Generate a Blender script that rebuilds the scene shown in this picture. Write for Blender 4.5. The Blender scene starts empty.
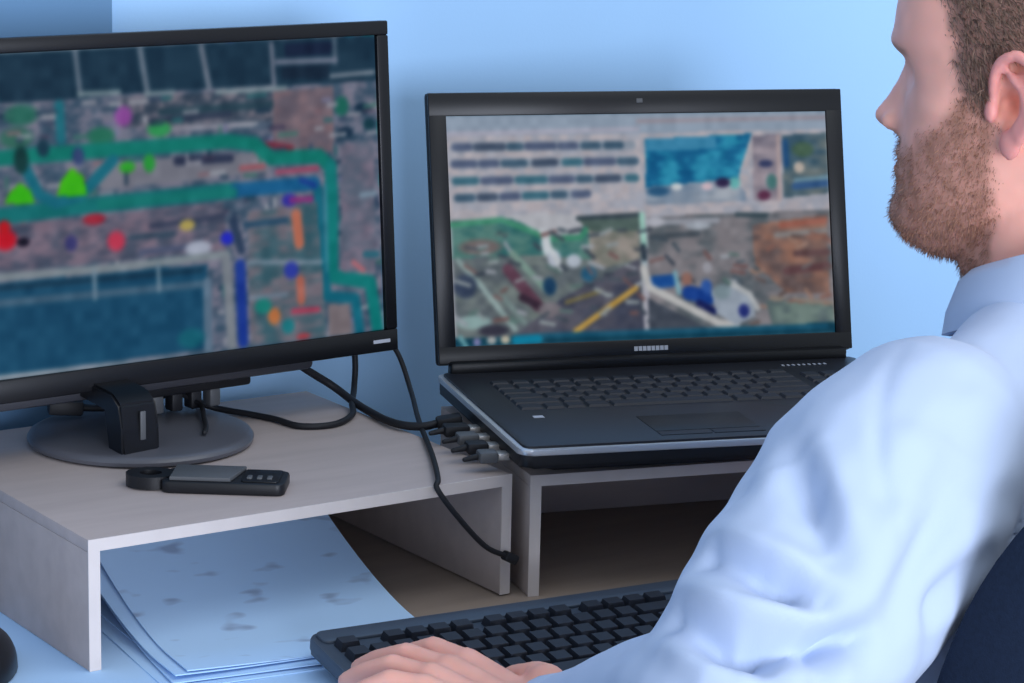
import bpy, bmesh, math, random
import numpy as np
from mathutils import Vector, Matrix, noise

# ---------------------------------------------------------------- camera, world, lights, exposure
sc = bpy.context.scene
COL = sc.collection
CAM_LOC = (-0.7927, -1.6917, 0.6591)
CAM_R = (0.8252, -0.5643, 0.0227); CAM_U = (0.1010, 0.1870, 0.9771); CAM_F = (0.5557, 0.8041, -0.2113)
cam_data = bpy.data.cameras.new('camera')
cam_data.sensor_width = 36.0
cam_data.lens = 2601.0 / 1024.0 * 36.0
cam_data.clip_start = 0.05
cam = bpy.data.objects.new('camera', cam_data); COL.objects.link(cam)
cam.matrix_world = Matrix(((CAM_R[0], CAM_U[0], -CAM_F[0], CAM_LOC[0]), (CAM_R[1], CAM_U[1], -CAM_F[1], CAM_LOC[1]),
                           (CAM_R[2], CAM_U[2], -CAM_F[2], CAM_LOC[2]), (0, 0, 0, 1)))
sc.camera = cam
world = bpy.data.worlds.new('world'); sc.world = world; world.use_nodes = True
bg = world.node_tree.nodes['Background']
bg.inputs[0].default_value = (0.76, 0.87, 1.0, 1); bg.inputs[1].default_value = 0.68
def area_light(name, loc, target, sx, sy, power, color):
    d = bpy.data.lights.new(name, 'AREA'); d.shape = 'RECTANGLE'; d.size = sx; d.size_y = sy; d.energy = power; d.color = color
    o = bpy.data.objects.new(name, d); COL.objects.link(o); o.location = loc
    o.rotation_euler = (Vector(target) - Vector(loc)).to_track_quat('-Z', 'Y').to_euler()
area_light('ceiling_light', (0.9, -0.9, 1.9), (0.8, -0.5, 0.0), 1.6, 1.2, 11, (0.94, 0.97, 1.0))
area_light('front_fill_light', (-0.25, -3.9, 0.50), (0.15, 0.0, 0.05), 2.4, 1.3, 134, (0.90, 0.965, 1.12))  # unseen fill from the front, added to brighten the papers under the shelf
sc.view_settings.view_transform = 'Standard'; sc.view_settings.look = 'None'
sc.view_settings.exposure = 0.0; sc.view_settings.gamma = 1.0; sc.view_settings.use_curve_mapping = False

# ---------------------------------------------------------------- helpers
H = 0.1036                                             # top of the two desk shelves above the desk
FLOOR = -0.74
def lin(c):
    return tuple(((v / 255) / 12.92 if v / 255 <= 0.04045 else ((v / 255 + 0.055) / 1.055) ** 2.4) for v in c)
def mat(name, c, rough=0.5, spec=0.4, metal=0.0, var=0.0, scale=40.0, bump=0.0, bscale=200.0, stretch=None, coat=0.0):
    m = bpy.data.materials.new(name); m.use_nodes = True; nt = m.node_tree; b = nt.nodes['Principled BSDF']
    c = lin(c)
    b.inputs['Base Color'].default_value = (*c, 1); b.inputs['Roughness'].default_value = rough
    b.inputs['Metallic'].default_value = metal; b.inputs['Specular IOR Level'].default_value = spec
    if coat: b.inputs['Coat Weight'].default_value = coat
    tc = nt.nodes.new('ShaderNodeTexCoord'); mp = nt.nodes.new('ShaderNodeMapping'); nt.links.new(tc.outputs['Object'], mp.inputs[0])
    if stretch: mp.inputs['Scale'].default_value = stretch
    if var:
        n = nt.nodes.new('ShaderNodeTexNoise'); n.inputs['Scale'].default_value = scale; n.inputs['Detail'].default_value = 5
        nt.links.new(mp.outputs[0], n.inputs['Vector'])
        r = nt.nodes.new('ShaderNodeValToRGB'); r.color_ramp.elements[0].position = 0.3; r.color_ramp.elements[1].position = 0.7
        r.color_ramp.elements[0].color = (*[v * (1 - var) for v in c], 1); r.color_ramp.elements[1].color = (*[min(1, v * (1 + var)) for v in c], 1)
        nt.links.new(n.outputs[0], r.inputs[0]); nt.links.new(r.outputs[0], b.inputs['Base Color'])
    if bump:
        n2 = nt.nodes.new('ShaderNodeTexNoise'); n2.inputs['Scale'].default_value = bscale; n2.inputs['Detail'].default_value = 3
        nt.links.new(mp.outputs[0], n2.inputs['Vector'])
        bp = nt.nodes.new('ShaderNodeBump'); bp.inputs['Strength'].default_value = bump; bp.inputs['Distance'].default_value = 0.002
        nt.links.new(n2.outputs[0], bp.inputs['Height']); nt.links.new(bp.outputs[0], b.inputs['Normal'])
    return m
def attr_mat(name, attr, rough, spec=0.3, emit=False, sss=0.0):
    m = bpy.data.materials.new(name); m.use_nodes = True; nt = m.node_tree; b = nt.nodes['Principled BSDF']
    a = nt.nodes.new('ShaderNodeAttribute'); a.attribute_name = attr
    b.inputs['Roughness'].default_value = rough; b.inputs['Specular IOR Level'].default_value = spec
    if emit:
        b.inputs['Base Color'].default_value = (0.004, 0.004, 0.005, 1)
        nt.links.new(a.outputs['Color'], b.inputs['Emission Color']); b.inputs['Emission Strength'].default_value = 1.0
    else:
        nt.links.new(a.outputs['Color'], b.inputs['Base Color'])
        if sss:
            b.inputs['Subsurface Weight'].default_value = sss; b.inputs['Subsurface Radius'].default_value = (0.006, 0.002, 0.001)
            b.inputs['Subsurface Scale'].default_value = 1.0
    return m
def tag(o, label=None, cat=None, group=None, kind=None):
    if label: o['label'] = label
    if cat: o['category'] = cat
    if group: o['group'] = group
    if kind: o['kind'] = kind
    return o
def thing(name, label, cat, loc=(0, 0, 0), rz=0.0, group=None):
    o = bpy.data.objects.new(name, None); COL.objects.link(o); o.empty_display_size = 0.05
    o.location = loc; o.rotation_euler = (0, 0, rz)
    return tag(o, label, cat, group)
def link(name, me, m, parent=None, loc=None, rot=None):
    o = bpy.data.objects.new(name, me); COL.objects.link(o)
    if m and not me.materials: me.materials.append(m)
    if parent: o.parent = parent
    if loc: o.location = loc
    if rot: o.rotation_euler = rot
    return o
def bm_mesh(name, bm, smooth=None):
    bmesh.ops.recalc_face_normals(bm, faces=bm.faces[:])
    me = bpy.data.meshes.new(name); bm.to_mesh(me); bm.free()
    if smooth is not None:
        me.polygons.foreach_set('use_smooth', [True] * len(me.polygons))
        me.set_sharp_from_angle(angle=math.radians(smooth))
    return me
def box_bm(size, center=(0, 0, 0), bev=0.0, seg=2):
    bm = bmesh.new(); bmesh.ops.create_cube(bm, size=1.0)
    bmesh.ops.scale(bm, vec=size, verts=bm.verts); bmesh.ops.translate(bm, vec=center, verts=bm.verts)
    if bev: bmesh.ops.bevel(bm, geom=bm.edges[:], offset=bev, segments=seg, affect='EDGES', profile=0.5)
    return bm
def box(name, size, center, m, parent=None, bev=0.0, seg=2):
    return link(name, bm_mesh(name, box_bm(size, center, bev, seg), 40 if bev else None), m, parent)
def prism_bm(pts, z0, z1, bev=0.0, seg=2):
    bm = bmesh.new(); lo = [bm.verts.new((x, y, z0)) for x, y in pts]; hi = [bm.verts.new((x, y, z1)) for x, y in pts]
    n = len(pts)
    bm.faces.new(lo[::-1]); top = bm.faces.new(hi)
    for i in range(n): bm.faces.new((lo[i], lo[(i + 1) % n], hi[(i + 1) % n], hi[i]))
    if bev:
        es = [e for e in bm.edges if abs(e.verts[0].co.z - e.verts[1].co.z) < 1e-6]
        bmesh.ops.bevel(bm, geom=es, offset=bev, segments=seg, affect='EDGES', profile=0.5)
    return bm
def rrect(w, d, r, n=6, cx=0.0, cy=0.0):
    out = []
    for ax, ay, a0 in ((w / 2 - r, d / 2 - r, 0), (-w / 2 + r, d / 2 - r, 90), (-w / 2 + r, -d / 2 + r, 180), (w / 2 - r, -d / 2 + r, 270)):
        for i in range(n + 1):
            a = math.radians(a0 + 90 * i / n); out.append((cx + ax + r * math.cos(a), cy + ay + r * math.sin(a)))
    return out
def spline(pts, n=8):
    P = [Vector(p) for p in pts]; P = [P[0] * 2 - P[1]] + P + [P[-1] * 2 - P[-2]]; out = []
    for i in range(1, len(P) - 2):
        for k in range(n):
            t = k / n; a, b, c, d = P[i - 1:i + 3]
            out.append(0.5 * (2 * b + (c - a) * t + (2 * a - 5 * b + 4 * c - d) * t * t + (3 * b - a - 3 * c + d) * t ** 3))
    out.append(P[-2]); return out
def tube_into(bm, pts, radii, seg=12, dome=True):
    pts = [Vector(p) for p in pts]; n = len(pts)
    if not hasattr(radii, '__len__'): radii = [radii] * n
    pts = list(pts); radii = list(radii)
    if dome:                                                     # rounded ends
        d0 = (pts[0] - pts[1]).normalized(); d1 = (pts[-1] - pts[-2]).normalized(); r0, r1 = radii[0], radii[-1]
        pre = [(pts[0] + d0 * r0 * math.sin(a), r0 * math.cos(a)) for a in (1.5, 1.1, 0.7, 0.35)]
        post = [(pts[-1] + d1 * r1 * math.sin(a), r1 * math.cos(a)) for a in (0.35, 0.7, 1.1, 1.5)]
        pts = [q[0] for q in pre] + pts + [q[0] for q in post]; radii = [q[1] for q in pre] + radii + [q[1] for q in post]
        n = len(pts)
    rings = []; ref = None
    for i in range(n):
        t = (pts[min(i + 1, n - 1)] - pts[max(i - 1, 0)]).normalized()
        if ref is None: ref = t.orthogonal().normalized()
        ref = (ref - t * ref.dot(t)).normalized(); b = t.cross(ref)
        rings.append([bm.verts.new(pts[i] + (ref * math.cos(2 * math.pi * k / seg) + b * math.sin(2 * math.pi * k / seg)) * radii[i]) for k in range(seg)])
    for i in range(n - 1):
        for k in range(seg): bm.faces.new((rings[i][k], rings[i][(k + 1) % seg], rings[i + 1][(k + 1) % seg], rings[i + 1][k]))
    bm.faces.new(rings[0][::-1]); bm.faces.new(rings[-1])
def tube(name, pts, r, m, parent=None, seg=10, smooth_n=8):
    bm = bmesh.new(); P = spline(pts, smooth_n) if smooth_n else pts
    if hasattr(r, '__len__'):
        rr = np.interp(np.linspace(0, 1, len(P)), np.linspace(0, 1, len(r)), r).tolist()
    else: rr = r
    tube_into(bm, P, rr, seg); return link(name, bm_mesh(name, bm, 60), m, parent)
def ellipsoid_into(bm, c, r, rot=None, u=20, v=14):
    res = bmesh.ops.create_uvsphere(bm, u_segments=u, v_segments=v, radius=1.0)
    M = Matrix.Translation(c) @ (rot.to_4x4() if rot else Matrix()) @ Matrix.Diagonal((*r, 1))
    bmesh.ops.transform(bm, matrix=M, verts=res['verts'])
def loft_into(bm, sections, seg=40, expo=2.3, axes=((1, 0, 0), (0, 1, 0))):
    ax, ay = Vector(axes[0]), Vector(axes[1]); rings = []
    for (c, rx, ry) in sections:
        ring = []
        for k in range(seg):
            a = 2 * math.pi * k / seg; s, co = math.sin(a), math.cos(a)
            ring.append(bm.verts.new(Vector(c) + ax * rx * math.copysign(abs(co) ** (2 / expo), co) + ay * ry * math.copysign(abs(s) ** (2 / expo), s)))
        rings.append(ring)
    for i in range(len(rings) - 1):
        for k in range(seg): bm.faces.new((rings[i][k], rings[i][(k + 1) % seg], rings[i + 1][(k + 1) % seg], rings[i + 1][k]))
    bm.faces.new(rings[0][::-1]); bm.faces.new(rings[-1])
def remesh(bm, voxel, smooth=4, name='tmp'):
    me = bm_mesh(name, bm); o = bpy.data.objects.new('tmp', me); COL.objects.link(o)
    md = o.modifiers.new('r', 'REMESH'); md.mode = 'VOXEL'; md.voxel_size = voxel
    if smooth:
        s = o.modifiers.new('s', 'SMOOTH'); s.factor = 0.5; s.iterations = smooth
    dg = bpy.context.evaluated_depsgraph_get()
    out = bpy.data.meshes.new_from_object(o.evaluated_get(dg)); bpy.data.objects.remove(o); bpy.data.meshes.remove(me)
    out.name = name
    out.polygons.foreach_set('use_smooth', [True] * len(out.polygons))
    return out
def get_co(me):
    a = np.empty(len(me.vertices) * 3); me.vertices.foreach_get('co', a); return a.reshape(-1, 3)
def get_no(me):
    a = np.empty(len(me.vertices) * 3); me.vertices.foreach_get('normal', a); return a.reshape(-1, 3)
def set_co(me, a): me.vertices.foreach_set('co', a.reshape(-1)); me.update()
def set_color(me, name, rgb):
    at = me.color_attributes.new(name, 'FLOAT_COLOR', 'POINT')
    at.data.foreach_set('color', np.concatenate([rgb, np.ones((len(rgb), 1))], 1).astype(np.float32).reshape(-1))
def sm(x, a, b): t = np.clip((x - a) / (b - a), 0, 1); return t * t * (3 - 2 * t)
_rs = np.random.RandomState(7); _G = _rs.rand(64, 64, 64)
def vnoise(p, scale):
    q = np.asarray(p) * scale; i = np.floor(q).astype(int); f = q - i; f = f * f * (3 - 2 * f); out = 0
    for dx in (0, 1):
        for dy in (0, 1):
            for dz in (0, 1):
                w = (f[:, 0] if dx else 1 - f[:, 0]) * (f[:, 1] if dy else 1 - f[:, 1]) * (f[:, 2] if dz else 1 - f[:, 2])
                out = out + w * _G[(i[:, 0] + dx) % 64, (i[:, 1] + dy) % 64, (i[:, 2] + dz) % 64]
    return out

# ---------------------------------------------------------------- materials
M_wall = mat('wall_paint', (168, 210, 251), 0.8, 0.2, var=0.03, scale=3, bump=0.05, bscale=300)
M_panel = mat('wall_panel_paint', (106, 145, 184), 0.7, 0.2, var=0.03, scale=3)
M_floor = mat('floor_carpet', (95, 100, 112), 0.95, 0.1, var=0.15, scale=80, bump=0.3, bscale=400)
M_desk = mat('desk_laminate', (158, 142, 130), 0.55, 0.3, var=0.08, scale=6, stretch=(1, 8, 1))
M_board = mat('shelf_board', (174, 161, 158), 0.6, 0.3, var=0.06, scale=9, stretch=(1, 6, 6), bump=0.08, bscale=300)
M_edge = mat('shelf_edge_band', (206, 196, 192), 0.55, 0.3, var=0.04, scale=30)
M_black = mat('black_plastic', (20, 21, 26), 0.42, 0.4, bump=0.04, bscale=600)
M_gloss = mat('glossy_black_plastic', (13, 14, 19), 0.36, 0.35)
M_base = mat('grey_black_plastic', (54, 55, 62), 0.38, 0.5, var=0.05, scale=20)
M_disc = mat('stand_grey_plastic', (84, 85, 93), 0.3, 0.5, var=0.05, scale=20)
M_deck = mat('laptop_deck', (30, 32, 40), 0.4, 0.4, bump=0.04, bscale=900)
M_key = mat('key_plastic', (36, 39, 48), 0.5, 0.35, bump=0.05, bscale=900)
M_kb = mat('keyboard_body', (64, 74, 88), 0.45, 0.4, bump=0.05, bscale=700)
M_silver = mat('silver_trim', (205, 208, 214), 0.28, 0.5, metal=0.6)
M_cable = mat('cable_rubber', (28, 29, 34), 0.55, 0.3)
M_mark = mat('pale_print', (176, 180, 192), 0.5, 0.3)
M_plugmetal = mat('plug_metal', (178, 174, 170), 0.35, 0.5, metal=0.5)
M_grey = mat('grey_plastic', (84, 86, 90), 0.5, 0.4, var=0.05, scale=30)
M_chair = mat('chair_fabric', (22, 33, 52), 0.9, 0.15, var=0.12, scale=300, bump=0.3, bscale=900)
M_trouser = mat('trouser_cloth', (44, 48, 62), 0.9, 0.1, var=0.1, scale=200, bump=0.2, bscale=800)
M_shoe = mat('shoe_leather', (30, 26, 24), 0.4, 0.4)
M_eye = mat('eye_white', (225, 222, 220), 0.2, 0.5)
M_lid = mat('iris_blue_grey', (70, 90, 105), 0.2, 0.5)
M_screen = attr_mat('screen_pixels', 'picture', 0.4, 0.03, emit=True)
M_skin = attr_mat('skin', 'tone', 0.5, 0.35, sss=0.25)
M_hair = attr_mat('hair', 'tone', 0.7, 0.25)

def paper_mat(name, c, lines):
    m = mat(name, c, 0.8, 0.15, var=0.02, scale=12)
    if not lines: return m
    nt = m.node_tree; b = nt.nodes['Principled BSDF']; old = b.inputs['Base Color'].links[0].from_socket
    tc = nt.nodes.new('ShaderNodeTexCoord'); n = nt.nodes.new('ShaderNodeTexNoise'); n.inputs['Scale'].default_value = 26; n.inputs['Detail'].default_value = 2
    mp = nt.nodes.new('ShaderNodeMapping'); mp.inputs['Scale'].default_value = (0.8, 1.6, 1)
    nt.links.new(tc.outputs['Object'], mp.inputs[0]); nt.links.new(mp.outputs[0], n.inputs['Vector'])
    r = nt.nodes.new('ShaderNodeValToRGB'); r.color_ramp.elements[0].position = 0.60; r.color_ramp.elements[1].position = 0.70
    r.color_ramp.elements[0].color = (0, 0, 0, 1); r.color_ramp.elements[1].color = (1, 1, 1, 1)
    mx = nt.nodes.new('ShaderNodeMix'); mx.data_type = 'RGBA'; mx.inputs[7].default_value = (*lin((140, 156, 186)), 1)
    mul = nt.nodes.new('ShaderNodeMath'); mul.operation = 'MULTIPLY'; mul.inputs[1].default_value = 0.7
    nt.links.new(n.outputs[0], r.inputs[0]); nt.links.new(r.outputs[0], mul.inputs[0]); nt.links.new(mul.outputs[0], mx.inputs[0])
    nt.links.new(old, mx.inputs[6]); nt.links.new(mx.outputs[2], b.inputs['Base Color'])
    return m
M_paper = paper_mat('plan_paper', (186, 219, 254), True)
M_paper2 = paper_mat('plain_paper', (184, 218, 254), False)

def shirt_mat():
    m = mat('shirt_cotton', (181, 196, 222), 0.85, 0.15, bump=0.12, bscale=1500)
    m.node_tree.nodes['Principled BSDF'].inputs['Sheen Weight'].default_value = 0.15
    return m
M_shirt = shirt_mat()

# ---------------------------------------------------------------- the room
def struct(name, size, center, m, bev=0.0): return tag(box(name, size, center, m, None, bev), kind='structure')
struct('floor', (6.0, 4.42, 0.05), (0.5, -1.79, FLOOR - 0.025), M_floor)
struct('wall_back', (6.0, 0.08, 2.7), (0.5, 0.46, FLOOR + 1.35), M_wall)
struct('trim_1', (1.4, 0.012, 2.4), (0.222 - 0.70, 0.414, FLOOR + 1.3), M_panel, 0.002)
struct('baseboard_back', (6.0, 0.014, 0.09), (0.5, 0.401, FLOOR + 0.045), M_edge, 0.003)

# ---------------------------------------------------------------- desk
desk = thing('desk', 'long beige laminate desk carrying both screens and the keyboard', 'desk', (0.4, 0.0, FLOOR))
box('desk_top', (2.2, 0.775, 0.028), (0, 0.0175 - 0.0, 0.74 - 0.014), M_desk, desk, 0.003)
for sx in (-1.0, 1.0):
    box('side_panel', (0.028, 0.66, 0.712), (sx, 0.03, 0.356), M_desk, desk, 0.002)
box('modesty_panel', (1.97, 0.018, 0.45), (0, 0.25, 0.48), M_desk, desk, 0.002)

# ---------------------------------------------------------------- large sheet and the two desk shelves
def sheet_mesh(name, w, d, th, curl=0.0, seed=0, nx=14, ny=18, rise=0.0):
    bm = bmesh.new(); g = []
    for zi in (0, 1):
        rows = []
        for j in range(ny + 1):
            row = []
            for i in range(nx + 1):
                x = w * i / nx; y = d * j / ny
                z = zi * th + curl * ((1 - i / nx) ** 3 * (1 - j / ny) ** 2) + rise * max(0.0, j / ny - 0.15) ** 1.6 + 0.0004 * noise.noise((x * 12 + seed, y * 12, 0))
                row.append(bm.verts.new((x, y, z)))
            rows.append(row)
        g.append(rows)
    for j in range(ny):
        for i in range(nx):
            bm.faces.new((g[1][j][i], g[1][j][i + 1], g[1][j + 1][i + 1], g[1][j + 1][i]))
            bm.faces.new((g[0][j][i], g[0][j + 1][i], g[0][j + 1][i + 1], g[0][j][i + 1]))
    for j in range(ny):
        bm.faces.new((g[0][j][0], g[1][j][0], g[1][j + 1][0], g[0][j + 1][0])); bm.faces.new((g[0][j][nx], g[0][j + 1][nx], g[1][j + 1][nx], g[1][j][nx]))
    for i in range(nx):
        bm.faces.new((g[0][0][i], g[0][0][i + 1], g[1][0][i + 1], g[1][0][i])); bm.faces.new((g[0][ny][i], g[1][ny][i], g[1][ny][i + 1], g[0][ny][i + 1]))
    return bm_mesh(name, bm, 50)
tag(link('plan_sheet', sheet_mesh('plan_sheet', 0.74, 0.50, 0.0008, 0, 9), M_paper2, None, (-0.50, -0.33, 0.0006)),
    'large pale blue sheet spread under the left foot of the shelf', 'paper')

def desk_shelf(name, label, loc, rz, w, d, z0):
    s = thing(name, label, 'shelf', loc, rz, 'low shelves on the desk'); t = 0.0095
    box('top_board', (w, d, t), (w / 2, d / 2, H - z0 - t / 2), M_board, s, 0.0008)
    for x in (t / 2, w - t / 2): box('side_panel', (t, d, H - z0 - t), (x, d / 2, (H - z0 - t) / 2), M_board, s, 0.0008)
    e = 0.0012
    box('edge_band', (w, e, t), (w / 2, -e / 2, H - z0 - t / 2), M_edge, s)
    for x in (t / 2, w - t / 2): box('edge_band', (t, e, H - z0 - t), (x, -e / 2, (H - z0 - t) / 2), M_edge, s)
    box('added_back_panel', (w - 2 * t, t, H - z0 - t), (w / 2, d - t / 2 - 0.004, (H - z0 - t) / 2), M_board, s, 0.0008)  # back board added to keep the inside of the shelf dark
    return s
desk_shelf('desk_shelf', 'low beige shelf under the wide monitor, papers inside', (0, 0, 0.0016), 0.0, 0.379, 0.335, 0.0016)
desk_shelf('desk_shelf', 'low beige shelf carrying the open laptop', (0.3895, -0.012, 0.0002), -0.27, 0.47, 0.245, 0.0002)

# ---------------------------------------------------------------- papers under the shelf
for k in range(6):
    a = (-0.122, -0.10, -0.16, -0.13, -0.11, -0.122)[k]; dx = (-0.022, -0.004, -0.014, -0.006, -0.010, 0.0)[k]; dy = (-0.012, 0.010, -0.004, 0.012, 0.0, 0.0)[k]
    tag(link('paper_sheet', sheet_mesh('paper_sheet', 0.21, 0.297, 0.0009, (0, 0.0, 0.0, 0.0012, 0.002, 0.0028)[k], k, rise=(0, 0, 0.04, 0.055, 0.072, 0.086)[k]), M_paper if k == 5 else M_paper2, None,
             (0.052 + dx, -0.058 + dy, 0.0016 + k * 0.0011), (0, 0, a)),
        'topmost blue-white plan sheet with faint drawing marks under the shelf' if k == 5 else 'plain pale sheet in the paper stack under the shelf, %s' % ('bottommost', 'second from the bottom', 'third from the bottom', 'fourth from the bottom', 'right under the marked plan sheet')[k], 'paper', 'paper stack under the monitor shelf')

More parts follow.
